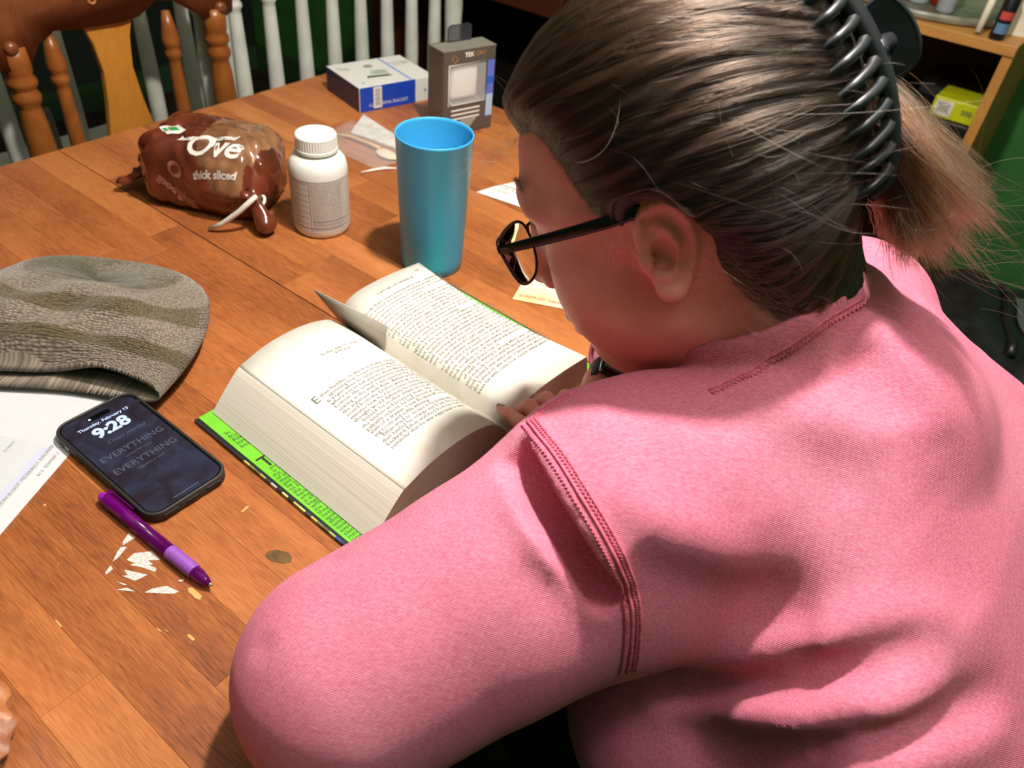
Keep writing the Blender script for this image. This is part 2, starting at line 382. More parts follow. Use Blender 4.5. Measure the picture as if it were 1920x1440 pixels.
def page_block(name, prof, fore_bottom, z_bot, gutter_y, pa=(PA0, PA1)):
    """solid block: top surface follows prof, fore edge slants to fore_bottom"""
    sec = [tuple(p) for p in prof]
    left = sec[0][0] < sec[-1][0] and fore_bottom < sec[0][0]
    fo = sec[0] if left else sec[-1]
    steps = [((fo[0] * (1 - k) + fore_bottom * k), fo[1] * (1 - k ** 1.15) + z_bot * k ** 1.15) for k in np.linspace(0, 1, 14)[1:]]
    gut = [(gutter_y, z_bot)]
    ring = (gut + [(gutter_y, 0.012)] + sec[::-1] + steps) if left else (gut + [(gutter_y, 0.012)] + sec + steps)
    xs = np.linspace(pa[0], pa[1], 9)
    V = []; Fc = []; n = len(ring)
    for x in xs:
        bw = 0.0 if left else 0.012 * math.sin(math.pi * (x - pa[0]) / (pa[1] - pa[0]))
        for (y, z) in ring: V.append((x, y - bw * max(0, (y - 0.47) / 0.09) ** 2, z))
    Fc = grid_faces(len(xs), n, False, True)
    Fc.append(tuple(range(n))); Fc.append(tuple(reversed(range((len(xs) - 1) * n, len(xs) * n))))
    o = pydata(name, V, Fc, M_page, book, False)
    o.data.materials.append(M_edge)
    ns = len(sec)
    for p in o.data.polygons:
        ys = [o.data.vertices[i].co.y for i in p.vertices]; zs = [o.data.vertices[i].co.z for i in p.vertices]
        top = False
        if len(p.vertices) == 4:
            ids = [i % n for i in p.vertices]
            top = all(2 <= i < 2 + ns for i in ids)
        p.material_index = 0 if top else 1
        p.use_smooth = top
    return o
page_block('page_block', LP, 0.2655, 0.0045, 0.4338)
page_block('page_block', RP, 0.562, 0.0045, 0.4338, (RA0, RA1))
# the loose top leaves of each side, a hair above the block
def leaf(name, prof, dz, dy, material, x0=PA0, x1=PA1):
    nx = 7; V = []
    for x in np.linspace(x0, x1, nx):
        bw = dy * math.sin(math.pi * (x - x0) / (x1 - x0))
        for (y, z) in prof: V.append((x, y - bw * max(0, (y - 0.47) / 0.09) ** 2, z + dz))
    o = pydata(name, V, grid_faces(nx, len(prof)), material, book)
    md = o.modifiers.new('s', 'SOLIDIFY'); md.thickness = 0.0001
    return o
leaf('page', LP[:-3], 0.0004, 0, M_page); leaf('page', RP[4:], 0.0004, 0.012, M_page, RA0, RA1)
# cover boards with the jacket flaps
def cover(y0, y1):
    box('cover_board', ((CA0 + CA1) / 2, (y0 + y1) / 2, 0.0017), (CA1 - CA0, y1 - y0, 0.0028), M_jblack, book, 0.0006)
cover(0.2495, 0.418); CA0 -= 0.013; cover(0.449, 0.590); CA0 += 0.013
box('spine', ((CA0 + CA1) / 2, 0.4335, 0.0014), (CA1 - CA0, 0.034, 0.0022), M_jblack, book, 0.0008)
fl = box('jacket_flap', ((CA0 + CA1) / 2, 0.2990, 0.00345), (CA1 - CA0 - 0.0006, 0.092, 0.0005), M_jgreen, book)
fl = box('jacket_flap', ((CA0 - 0.013 + CA1) / 2, 0.5410, 0.00345), (CA1 - CA0 + 0.0124, 0.092, 0.0005), M_jgreen, book)
# jacket edge wrapped over the board: artwork strip along the left board
cols = [(40, 42, 46)] * 3 + [(168, 178, 80), (120, 130, 60), (90, 92, 44), (150, 160, 74), (52, 54, 60), (176, 178, 172), (40, 41, 40), (190, 196, 120), (30, 30, 32), (168, 172, 96), (196, 200, 120), (60, 66, 74), (176, 182, 92), (110, 114, 74), (84, 92, 60), (150, 166, 92), (44, 70, 160), (38, 42, 58), (178, 180, 184), (120, 140, 96)]
xa = np.concatenate([[CA0], np.linspace(CA0 + 0.075, CA1, len(cols) - 2)]); cols2 = [cols[0]] + cols[3:]
for i, c in enumerate(cols2):
    if i + 1 >= len(xa): break
    box('jacket_artwork', ((xa[i] + xa[i + 1]) / 2, 0.2495, 0.0019), (xa[i + 1] - xa[i], 0.0016, 0.0036), mat('jacket_art_%d' % i, c, 0.4), book)
# bookmark card standing in the gutter
M_card = mat('card_grey', (186, 180, 170), 0.6)
cbm = bmesh.new()
vs_ = [cbm.verts.new(p) for p in [(-0.552, 0.4045, 0.072), (-0.478, 0.4355, 0.050), (-0.482, 0.4345, 0.016), (-0.540, 0.4325, 0.016)]]
cbm.faces.new(vs_); bmesh.ops.subdivide_edges(cbm, edges=cbm.edges, cuts=1)
ck = from_bm('bookmark', cbm, M_card, None, True); md = ck.modifiers.new('s', 'SOLIDIFY'); md.thickness = 0.0006
ck.rotation_euler = (0, 0, BYA); tag(ck, 'blank grey bookmark card standing in the gutter of the open book', 'bookmark')
# printed text mapped on the curved pages
def arc(prof):
    d = np.sqrt((np.diff(prof, axis=0) ** 2).sum(1)); return np.concatenate([[0], np.cumsum(d)])
def page_text(name, body, size, prof, y_from, x_top, lift, material, line=1.0, width=None, align='LEFT', offset=0.0):
    me = text_mesh(body, size, line=line, res=1, offset=offset, align=align)
    co = mesh_np(me)
    s = arc(prof); 
    u = co[:, 0] + y_from
    yy = np.interp(u, s, prof[:, 0]); zz = np.interp(u, s, prof[:, 1])
    set_np(me, np.stack([x_top - co[:, 1], yy, zz + lift], 1))
    me.flip_normals()
    return link(name, me, material, book, False)
left_lines = ["than huddles on the tree stump outside their", "   agonizing four hours of his young life.", "It began when he returned to the house, after", "where not to tell anyone about Riley hitting the", "bottom. His arrival startled his mother, who sat",
 "staring at the wall. I disrespected her, she had", "the argument with Ruin, Ashley and Roger, the", "sound from the kitchen window, hour after hour,", "minutes how he'd soon been crying to the bone,", "thought would definitely be acknowledged.", "   Instead, his mother simply stood and walked to",
 "the kitchen and propping down. She sat in the dark", "palpable sadness, he had moved around it with the", "slam of a drawer. I saw Buckley lift a moment", "ing room and softly whining.", "   Ethan tried to escape it by going upstairs, but", "ther hauled his orange suit from the basement to", "backyard, Ethan watched from his bedroom window,", "reminder that he was supposed to leave."]
wl = arc(LP)[-1]; wr = arc(RP)[-1]
TS = 0.0058
page_text('printed_text', "\n".join(left_lines), TS, LP, 0.022, PA0 + 0.0930, 0.0007, M_ink, line=0.88)
page_text('drop_cap', "E", 0.013, LP, 0.0135, PA0 + 0.0955, 0.0007, M_ink)
page_text('chapter_date', "Friday, July 17, 1998\n8:40 p.m.", 0.0054, LP, 0.080, PA0 + 0.052, 0.0007, M_ink, align='CENTER')
words = "the of his room and she had been waiting for him to come down where nobody would ever think to look behind it when morning came again he knew that something was wrong with every one of them but no answer was given until they heard steps on the gravel path outside near water".split()
rw = random.Random(3); rl = []
for k in range(31):
    ind = '   ' if k in (4, 9, 13, 20, 26) else ''
    ln = ind
    lim = 25 if k in (3, 12, 25) else 47
    while len(ln) < lim: ln += rw.choice(words) + ' '
    rl.append(ln[:48].strip('\n'))
page_text('printed_text', "\n".join(rl), TS, RP, 0.020, RA0 + 0.033, 0.0007, M_ink, line=0.93)
page_text('running_head', "FORTY BELOW THE BRIDGE", 0.0042, RP, 0.055, RA0 + 0.021, 0.0007, M_ink)
page_text('page_number', "137", 0.0046, RP, wr - 0.018, RA0 + 0.013, 0.0007, M_ink)
# flap text on the green jacket
flap = "In\nfrom\nRiley\nlong\nbest f\n     ju"
def flat_text(name, body, size, x, y, z, material, line=1.0, offset=0.0, parent=book):
    me = text_mesh(body, size, line=line, res=2, offset=offset); co = mesh_np(me)
    set_np(me, np.stack([x - co[:, 1], y + co[:, 0], np.full(len(co), z)], 1)); me.flip_normals()
    return link(name, me, material, parent, False)
flat_text('flap_text', flap, 0.0068, CA0 + 0.038, 0.2570, 0.0038, M_inkd, 0.85)
flat_text('flap_initial', "T", 0.021, CA0 + 0.096, 0.2560, 0.0038, M_inkd, offset=0.0002)
fr = "  ime\n  is in\nthe ti\nof all\ntheir f\nand h\nhe tri\nto fin\nthe w\nback\nwhere\nit all\nbega\nwith\nthe d\nthey\nnever\nspok\nabout\nuntil\nnow\nevery\nclaim\ninsta\ntime\nThe\nreali\nde"
flat_text('flap_text', fr, 0.0058, CA0 + 0.1005, 0.2555, 0.0038, M_inkd, 0.80)

# ------------------------------------------------------------------ phone
M_case = add_noise_color(mat('phone_case_rubber', (38, 36, 34), 0.55), (34, 33, 31), (46, 44, 40), scale=8)
M_glass = mat('screen_glass', (12, 12, 18), 0.06)
M_screen = mat('lock_screen', (30, 30, 44), 0.08)
N, L, B = nodes(M_screen)
tc = N.new('ShaderNodeTexCoord'); nz = N.new('ShaderNodeTexNoise'); nz.inputs['Scale'].default_value = 34; nz.inputs['Detail'].default_value = 3; nz.inputs['Distortion'].default_value = 1.2
L.new(tc.outputs['Object'], nz.inputs['Vector'])
cr = N.new('ShaderNodeValToRGB'); cr.color_ramp.elements[0].position = 0.36; cr.color_ramp.elements[0].color = srgb(40, 28, 38); cr.color_ramp.elements[1].position = 0.62; cr.color_ramp.elements[1].color = srgb(52, 54, 74)
L.new(nz.outputs['Fac'], cr.inputs[0]); B.inputs['Base Color'].default_value = srgb(14, 14, 20); L.new(cr.outputs[0], B.inputs['Emission Color']); B.inputs['Emission Strength'].default_value = 0.75
def emit_mat(name, col, st):
    mt = mat(name, (10, 10, 10), 0.3); N, L, B = nodes(mt); B.inputs['Emission Color'].default_value = srgb(*col); B.inputs['Emission Strength'].default_value = st; return mt
M_digits = emit_mat('screen_digits', (205, 220, 255), 1.0)
M_dim = emit_mat('screen_dim_text', (92, 92, 108), 0.9)
phone = empty('smartphone', (-0.318, 0.4675, 0), TA)
tag(phone, 'black smartphone in a rubber case showing 9:28 on its lock screen', 'phone')
PW, PH = 0.0765, 0.1535
def ring_solid(name, outer, inner, z0, z1, zi, material, parent):
    """tray: outer wall with rounded lip, floor at zi"""
    n = len(outer)
    def sc(pts, k): return [(x * k, y * k) for x, y in pts]
    rings = [(sc(outer, 0.965), z0), (outer, z0 + 0.0025), (outer, z1 - 0.0012), (sc(outer, 0.988), z1), (sc(inner, 1.01), z1), (inner, z1 - 0.0006), (inner, zi)]
    V = [(x, y, z) for pts, z in rings for x, y in pts]
    Fc = grid_faces(len(rings), n, False, True)
    Fc.append(tuple(reversed(range(n)))); Fc.append(tuple(range((len(rings) - 1) * n, len(rings) * n)))
    return pydata(name, V, Fc, material, parent)
oc = rrect(PW, PH, 0.0145, 10); ic = rrect(PW - 0.0052, PH - 0.0052, 0.0122, 10)
ring_solid('case', oc, ic, 0.0, 0.0112, 0.0085, M_case, phone)
sl = polyprism('display_glass', rrect(PW - 0.0053, PH - 0.0053, 0.0121, 10), 0.0085, 0.0098, M_glass, phone)
sc_ = polyprism('lock_screen', rrect(PW - 0.0085, PH - 0.0085, 0.0102, 10), 0.0098, 0.00992, M_screen, phone)
polyprism('camera_cutout', rrect(0.022, 0.0062, 0.003, 6, 0, PH / 2 - 0.0125), 0.00992, 0.00998, mat('cutout_black', (3, 3, 4), 0.15), phone)
polyprism('privacy_dot', [(-0.0085 + 0.0013 * math.cos(a), PH / 2 - 0.0125 + 0.0013 * math.sin(a)) for a in np.linspace(0, 2 * math.pi, 14)[:-1]], 0.00998, 0.01003, M_digits, phone)
TZ_ = 0.01003
lettering('date_text', 'Thursday, February 13', 0.0052, M_digits, phone, TR(0, PH / 2 - 0.0225, TZ_), align='CENTER', offset=0.00012)
lettering('clock_text', '9:28', 0.0190, M_digits, phone, TR(0, PH / 2 - 0.0400, TZ_), align='CENTER', offset=0.00075)
lettering('quote_text', 'Count blessed', 0.0062, M_dim, phone, TR(0.004, PH / 2 - 0.0520, TZ_), align='CENTER', shear=0.35)
lettering('quote_text', 'EVERYTHING', 0.0100, M_dim, phone, TR(0.0, PH / 2 - 0.0700, TZ_), align='CENTER')
lettering('quote_text', 'comes for time', 0.0040, M_dim, phone, TR(0.0, PH / 2 - 0.0765, TZ_), align='CENTER')
lettering('quote_text', 'EVERYTHING', 0.0100, M_dim, phone, TR(0.0, PH / 2 - 0.0900, TZ_), align='CENTER')
lettering('quote_text', 'happens in time', 0.0040, M_dim, phone, TR(0.0, PH / 2 - 0.0965, TZ_), align='CENTER')
polyprism('home_bar', rrect(0.024, 0.0010, 0.0004, 3, 0, -PH / 2 + 0.0085), 0.00992, 0.01, M_dim, phone)
M_slot = mat('slot_black', (6, 6, 6), 0.6)
for xx, ww in ((-0.020, 0.014), (0.0, 0.012), (0.020, 0.014)):
    box('port_slot', (xx, -PH / 2 - 0.0001, 0.0058), (ww, 0.0014, 0.0036), M_slot, phone, 0.0005)
for yy, ll, mt in ((0.049, 0.006, mat('switch_steel', (190, 188, 180), 0.3, metal=1.0)), (0.030, 0.013, M_case), (0.012, 0.013, M_case)):
    box('side_button', (-PW / 2 - 0.0002, yy, 0.0064), (0.0012, ll, 0.0030), mt, phone, 0.0005)

# ------------------------------------------------------------------ purple pen
pa, pb = Vector((-0.3285, 0.4165, 0)), Vector((-0.2090, 0.3425, 0)); pdir = pb - pa; plen = pdir.length
pen = empty('ballpoint_pen', (pa.x, pa.y, 0.0058), math.atan2(pdir.y, pdir.x))
tag(pen, 'translucent purple ballpoint pen with ribbed grip lying beside the phone', 'pen')
M_pt = mat('pen_translucent', (150, 14, 150), 0.12, trans=0.75, ior=1.35); M_pp = mat('pen_purple', (150, 20, 178), 0.3)
M_grip = mat('pen_grip', (140, 76, 176), 0.55); M_ptip = mat('pen_tip', (200, 200, 205), 0.25, metal=1.0); M_refill = mat('pen_refill', (30, 14, 34), 0.4)
XM = Matrix.Rotation(R(90), 4, 'Y')
def ln(name, prof, mt, n=24): return lathe(name, [(r_, z) for r_, z in prof], mt, pen, n=n, mtx=XM)
ln('plunger', [(0.0028, 0.0), (0.0042, 0.002), (0.0044, 0.004), (0.0044, 0.034), (0.0036, 0.038), (0.0036, 0.046)], M_pp)
ln('barrel', [(0.0050, 0.006), (0.0054, 0.009), (0.0054, 0.034), (0.0057, 0.0345), (0.0057, 0.0365), (0.0054, 0.037), (0.0054, 0.090)], M_pt)
ln('refill', [(0.0016, 0.046), (0.0016, plen - 0.006)], M_refill, 10)
gp = [(0.0054, 0.090)]
for k in range(14):
    z = 0.0905 + k * 0.0021; gp += [(0.0060, z), (0.0060, z + 0.0012), (0.0055, z + 0.0016)]
ln('grip', gp + [(0.0054, 0.1205)], M_grip)
ln('nose_cone', [(0.0054, 0.1205), (0.0050, 0.126), (0.0036, 0.133), (0.0020, 0.1372)], M_pt)
ln('tip', [(0.0016, 0.136), (0.0012, 0.1385), (0.0005, 0.1405)], M_ptip, 12)
box('clip', (0.018, 0.0072, 0.0008), (0.032, 0.0018, 0.0036), M_pt, pen, 0.0006)
box('clip_base', (0.004, 0.0060, 0.0008), (0.004, 0.0040, 0.0034), M_pt, pen, 0.0004)

# ------------------------------------------------------------------ paper with an address window
M_paper = add_noise_color(mat('letter_paper', (206, 208, 212), 0.8), (200, 202, 207), (212, 214, 217), scale=12)
M_win = mat('window_film', (206, 209, 212), 0.25)
M_band = mat('pale_blue_band', (196, 200, 222), 0.6); M_pink = mat('grey_print', (140, 142, 150), 0.8)
EA = R(84.4)
let = empty('letter', (-0.3785, 0.470, 0.0), EA)       # local x runs along the right-hand edge, local y to the left
tag(let, 'white windowed letter under the phone and the beanie', 'letter')
bm = bmesh.new()
pts = [(-0.20, 0.0), (-0.10, 0.0005), (0.0, 0.0), (0.075, 0.001), (0.078, 0.03), (0.074, 0.06), (0.079, 0.10), (0.075, 0.14), (0.078, 0.22), (-0.20, 0.22)]
vs_ = [bm.verts.new((x, y, 0.0003)) for x, y in pts]; bm.faces.new(vs_)
o = from_bm('sheet', bm, M_paper, let, False); md = o.modifiers.new('s', 'SOLIDIFY'); md.thickness = 0.0005; md.offset = 0
polyprism('address_window', rrect(0.30, 0.062, 0.008, 6, -0.152, 0.0475), 0.0006, 0.00075, M_win, let)
polyprism('window_band', rrect(0.295, 0.0075, 0.0005, 2, -0.153, 0.0235), 0.00075, 0.00085, M_band, let)
lettering('window_text', 'INSTITUTION IS NOT FEDERALLY INSURED', 0.0047, M_pink, let, TR(-0.002, 0.0178, 0.0009) , align='RIGHT', offset=0.00008)
lettering('letter_text', '013  EDMISP-1   BOFICA', 0.0046, M_pink, let, TR(0.013, 0.0085, 0.0008), align='RIGHT', space=1.05)
lettering('window_text', 'E1V054', 0.0042, M_pink, let, TR(-0.006, 0.052, 0.0009), align='RIGHT')
lettering('letter_text', "ZIP 40310 2217\nWEEKLY STATEMENT", 0.0042, M_pink, let, TR(-0.07, 0.060, 0.0009), align='RIGHT')

# ------------------------------------------------------------------ knitted beanie
M_knit = mat('beanie_knit', (150, 138, 122), 0.95, sheen=0.3)
N, L, B = nodes(M_knit)
uv = N.new('ShaderNodeUVMap'); uv.uv_map = 'uv'
sep = N.new('ShaderNodeSeparateXYZ'); L.new(uv.outputs[0], sep.inputs[0])
# rows and stitches
w1 = N.new('ShaderNodeTexVoronoi'); w1.feature = 'F1'; w1.inputs['Scale'].default_value = 1.0; w1.inputs['Randomness'].default_value = 0.55
mp = N.new('ShaderNodeMapping'); mp.inputs['Scale'].default_value = (170, 62, 1); L.new(uv.outputs[0], mp.inputs[0]); L.new(mp.outputs[0], w1.inputs['Vector'])
stripe = N.new('ShaderNodeValToRGB'); stripe.color_ramp.interpolation = 'LINEAR'
el = stripe.color_ramp.elements
LIGHT, OLIVE = srgb(158, 145, 130), srgb(112, 100, 68)
seq = [(0.0, LIGHT), (0.16, LIGHT), (0.18, OLIVE), (0.26, OLIVE), (0.28, LIGHT), (0.42, LIGHT), (0.44, OLIVE), (0.56, OLIVE), (0.58, LIGHT), (0.76, LIGHT), (0.78, OLIVE), (0.98, OLIVE), (1.0, OLIVE)]
el[0].position, el[0].color = seq[0]; el[1].position, el[1].color = seq[-1]
for p, c in seq[1:-1]: e = el.new(p); e.color = c
nzz = N.new('ShaderNodeTexNoise'); nzz.inputs['Scale'].default_value = 60; L.new(uv.outputs[0], nzz.inputs['Vector'])
ad = N.new('ShaderNodeMath'); ad.operation = 'MULTIPLY_ADD'; L.new(nzz.outputs['Fac'], ad.inputs[0]); ad.inputs[1].default_value = 0.02; L.new(sep.outputs['Y'], ad.inputs[2])
L.new(ad.outputs[0], stripe.inputs[0])
mx = N.new('ShaderNodeMix'); mx.data_type = 'RGBA'; mx.blend_type = 'MULTIPLY'; mx.inputs[0].default_value = 1.0
cr = N.new('ShaderNodeValToRGB'); cr.color_ramp.elements[0].position = 0.1; cr.color_ramp.elements[0].color = (1, 1, 1, 1); cr.color_ramp.elements[1].position = 0.75; cr.color_ramp.elements[1].color = (0.36, 0.34, 0.32, 1)
L.new(w1.outputs['Distance'], cr.inputs[0]); L.new(stripe.outputs[0], mx.inputs[6]); L.new(cr.outputs[0], mx.inputs[7]); L.new(mx.outputs[2], B.inputs['Base Color'])
bp = N.new('ShaderNodeBump'); bp.inputs['Strength'].default_value = 1.0; bp.inputs['Distance'].default_value = 0.0022; bp.invert = True
L.new(w1.outputs['Distance'], bp.inputs['Height']); L.new(bp.outputs[0], B.inputs['Normal'])
hat = empty('beanie', (-0.435, 0.615, 0.0), R(-4))
tag(hat, 'striped grey and olive knitted beanie lying flat beside the phone', 'hat')
NU, NV = 96, 60
_hv = np.array([0, .25, .5, .75, .9, 1.0]); _ht = np.array([(-.068, .030), (-.045, .050), (-.012, .063), (.016, .064), (.029, .058), (.036, .052)])
_gv = np.array([0, .25, .45, .6, .75, .88, 1.0]); _hb = np.array([(-.084, .006), (-.012, .003), (.058, .004), (.098, .020), (.092, .047), (.063, .059), (.036, .052)])
_av = np.array([0, .2, .4, .6, .75, .88, 1.0]); _ha = np.array([.118, .126, .124, .108, .084, .050, .0])
def _dense(v, a):
    x = np.linspace(0, 1, 241); y = np.array([np.interp(x, v, a[..., i]) for i in range(a.shape[-1])]).T if a.ndim > 1 else np.interp(x, v, a)[:, None]
    for _ in range(3):
        yp = np.concatenate([2 * y[:1] - y[12:0:-1], y, 2 * y[-1:] - y[-2:-14:-1]]); y = np.array([np.convolve(yp[:, i], np.ones(25) / 25, 'valid') for i in range(y.shape[1])]).T
    return x, y
_hv, _ht = _dense(_hv, _ht); _gv, _hb = _dense(_gv, _hb); _av, _ha = _dense(_av, _ha); _ha = np.maximum(_ha[:, 0], 0)
def hat_pt(u, v):
    """u round the opening, v from brim (0) to crown (1); the upper half runs over the top, the lower half under and round the back"""
    a = 2 * math.pi * u; c, s = math.cos(a), math.sin(a)
    ty, tz = np.interp(v, _hv, _ht[:, 0]), np.interp(v, _hv, _ht[:, 1]); by, bz = np.interp(v, _gv, _hb[:, 0]), np.interp(v, _gv, _hb[:, 1])
    x = np.interp(v, _av, _ha) * math.copysign(abs(c) ** 0.85, c); k = math.copysign(abs(s) ** 0.8, s)
    # at the brim the upper lip rests on the lower one and only gapes at the right-hand end
    gap = 0.30 + 0.70 * min(1, max(0, (x - 0.005) / 0.05)); tz = bz + (tz - bz) * (gap + (1 - gap) * min(1, v / 0.16))
    y = (ty + by) / 2 + (ty - by) / 2 * k; z = (tz + bz) / 2 + (tz - bz) / 2 * k
    y += 0.007 * math.sin(x * 26 + 0.6) * (1 - v) - 0.06 * abs(x) ** 1.5 * (1 - v) * -1.0
    if s > 0: z += (0.0035 * math.sin(x * 48 + v * 11) + 0.0025 * math.sin(x * 85 - v * 17)) * math.sin(math.pi * min(1, v * 1.1)) * s
    return (x, y, max(0.0016, z))
V = []; UV = []
for i in range(NV + 1):
    v = i / NV
    for j in range(NU): V.append(hat_pt(j / NU, min(v, 0.999))); UV.append((j / NU, v))
# inner lining turning back in from the brim
base = len(V)
NI = 14
for i in range(NI):
    v = i / NI * 0.5
    for j in range(NU):
        p = hat_pt(j / NU, v)
        th = min(1, (i + 0.4) / 2.0) * 0.0052
        cx_, cz_ = 0.0, 0.018 + 0.02 * v
        dx, dz = cx_ - p[0], cz_ - p[2]; dl = math.hypot(dx, dz) + 1e-6
        V.append((p[0] + dx / dl * th, p[1] + (-0.0022 if i == 0 else 0.0), max(0.003, p[2] + dz / dl * min(th, dl * 0.7)))); UV.append((j / NU, 0.02))
Fc = []
for i in range(NV):
    for j in range(NU): j2 = (j + 1) % NU; Fc.append((i * NU + j, i * NU + j2, (i + 1) * NU + j2, (i + 1) * NU + j))
for i in range(NI - 1):
    for j in range(NU): j2 = (j + 1) % NU; Fc.append((base + i * NU + j2, base + i * NU + j, base + (i + 1) * NU + j, base + (i + 1) * NU + j2))
for j in range(NU): j2 = (j + 1) % NU; Fc.append((j2, j, base + j, base + j2))
ho = pydata('knit_shell', V, Fc, M_knit, hat)
uvl = ho.data.uv_layers.new(name='uv')
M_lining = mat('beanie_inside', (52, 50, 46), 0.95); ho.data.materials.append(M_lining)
nF0 = NV * NU
for p in ho.data.polygons:
    us = [UV[ho.data.loops[l].vertex_index] for l in p.loop_indices]
    wrap = max(u[0] for u in us) - min(u[0] for u in us) > 0.5
    for l, u in zip(p.loop_indices, us): uvl.data[l].uv = (u[0] + (1 if wrap and u[0] < 0.5 else 0), u[1])
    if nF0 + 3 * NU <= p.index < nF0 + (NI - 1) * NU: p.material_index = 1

# ------------------------------------------------------------------ blue tumbler
M_blue = mat('tumbler_blue', (58, 164, 218), 0.36, sss=0.0)
cup = empty('tumbler', (-0.1155, 0.8385, 0))
tag(cup, 'tall tapered bright blue plastic tumbler standing behind the book', 'cup')
H = 0.168
lathe('cup_body', [(0.001, 0.003), (0.033, 0.003), (0.0352, 0.0), (0.0362, 0.0015), (0.0372, 0.012), (0.0435, H - 0.004), (0.0441, H - 0.003), (0.0441, H - 0.001), (0.0435, H), (0.0424, H - 0.001), (0.0420, H - 0.004), (0.0350, 0.010), (0.030, 0.006), (0.001, 0.006)], M_blue, cup, n=72, cap=False)
M_drop = mat('water_drop', (235, 245, 255), 0.02, trans=1.0, ior=1.33)
for a, z, r_ in ((40, 0.150, 0.0018), (62, 0.138, 0.0013), (25, 0.13, 0.0010)):
    rr = 0.0350 + (0.0420 - 0.0350) * (z - 0.01) / (H - 0.014)
    lathe('water_drop', [(0.0001, -r_), (r_ * 0.8, -r_ * 0.6), (r_, 0), (r_ * 0.7, r_ * 0.7), (0.0001, r_)], M_drop, cup, n=10, loc=(rr * math.cos(R(a)), rr * math.sin(R(a)), z), cap=False)

# ------------------------------------------------------------------ pill bottle
bot = empty('pill_bottle', (-0.2668, 0.8975, 0), R(0))
tag(bot, 'white plastic pill bottle with printed label and ribbed cap', 'bottle')
M_wp = mat('bottle_white', (226, 226, 222), 0.32, sss=0.0); M_lab = mat('bottle_label', (196, 190, 184), 0.3)
lathe('bottle_body', [(0.001, 0.002), (0.029, 0.0), (0.0335, 0.002), (0.0355, 0.007), (0.0358, 0.012), (0.0358, 0.078), (0.0356, 0.086), (0.0338, 0.0935), (0.0295, 0.0995), (0.0235, 0.1025), (0.0225, 0.1035), (0.0222, 0.1085), (0.001, 0.1085)], M_wp, bot, n=72, cap=False)
cp = []
n = 96; prof = [(0.0001, 0.127), (0.021, 0.127), (0.0238, 0.1262), (0.0250, 0.1245), (0.0252, 0.1235), (0.0252, 0.1100), (0.0256, 0.1095), (0.0256, 0.1062), (0.0240, 0.1060), (0.0001, 0.1060)]
V = []
for i, (r_, z) in enumerate(prof):
    for k in range(n):
        a = 2 * math.pi * k / n; rr = r_ - (0.0006 if (i in (4, 5) and k % 2) else 0); V.append((rr * math.cos(a), rr * math.sin(a), z))
pydata('cap', V, [(i * n + k, (i + 1) * n + k, (i + 1) * n + (k + 1) % n, i * n + (k + 1) % n) for i in range(len(prof) - 1) for k in range(n)], M_wp, bot, False)
lathe('label', [(0.0360, 0.010), (0.0360, 0.0795)], M_lab, bot, n=96, cap=False)
def wrap_text(name, body, size, ang0, ztop, r_, material, parent, line=1.0, **kw):
    me = text_mesh(body, size, line=line, res=1, **kw); co = mesh_np(me)
    a = ang0 + co[:, 0] / r_
    set_np(me, np.stack([r_ * np.cos(a), r_ * np.sin(a), ztop + co[:, 1]], 1)); return link(name, me, material, parent, False)
M_lt = mat('label_print', (98, 94, 94), 0.7); M_lb = mat('label_rule', (110, 116, 132), 0.6)
rw = random.Random(5)
def para(nl, wd): return "\n".join(" ".join(rw.choice(words) for _ in range(12))[:wd] for _ in range(nl))
wrap_text('label_text', para(25, 36), 0.0026, R(268), 0.0745, 0.03615, M_lt, bot, 0.98)
wrap_text('label_text', para(8, 22), 0.0026, R(225), 0.0745, 0.03615, M_lt, bot, 2.9)
for a0, a1, z0, z1 in ((R(264), R(265.2), 0.011, 0.078), (R(200), R(345), 0.0775, 0.0780), (R(200), R(345), 0.0155, 0.0165), (R(268), R(345), 0.0255, 0.0262), (R(268), R(345), 0.0212, 0.0217)):
    k = 28; V = [(0.03612 * math.cos(a), 0.03612 * math.sin(a), z) for a in np.linspace(a0, a1, k) for z in (z0, z1)]
    pydata('label_rule', V, [(2 * i, 2 * i + 2, 2 * i + 3, 2 * i + 1) for i in range(k - 1)], M_lb, bot, False)

# ------------------------------------------------------------------ blue and white carton
bx = empty('product_carton', (-0.301, 1.275, 0), math.atan2(0.096, 0.108))   # local x along the long front, y backwards
tag(bx, 'white and blue cardboard carton lying at the far table corner', 'box')
M_cw = mat('carton_white', (214, 214, 210), 0.4); M_cb = mat('carton_blue', (22, 66, 176), 0.35); M_cn = mat('carton_navy', (28, 34, 76), 0.35)
M_cg = mat('carton_grey_print', (120, 124, 122), 0.6); M_clb = mat('carton_pale_blue', (110, 140, 214), 0.5)
BL, BW, BH = 0.146, 0.114, 0.041
cb = box('carton_body', (BL / 2, BW / 2, BH / 2), (BL, BW, BH), M_cw, bx, 0.0008, 1)
box('front_panel', (0.0545, -0.00015, BH / 2), (0.107, 0.0003, BH - 0.001), M_cb, bx)
box('end_panel', (-0.00015, BW / 2, BH / 2), (0.0003, BW - 0.001, BH - 0.001), M_cn, bx)
polyprism('top_stripe', [(0.098, 0.0005), (0.102, 0.0005), (0.102, BW), (0.098, BW)], BH, BH + 0.0002, M_clb, bx)
box('seal_sticker', (0.034, -0.0006, BH * 0.52), (0.016, 0.0006, BH * 0.86), M_cw, bx)
for k in range(12): box('barcode_bar', (0.034, -0.0010, 0.008 + k * 0.0024), (0.010, 0.0003, 0.0012 if k % 3 else 0.0007), M_cg, bx)
lettering('carton_text', 'LIFETIME WARRANTY', 0.0078, M_cw, bx, TR(0.055, -0.0004, 0.013) @ RX(90) @ RZ(180), align='CENTER')
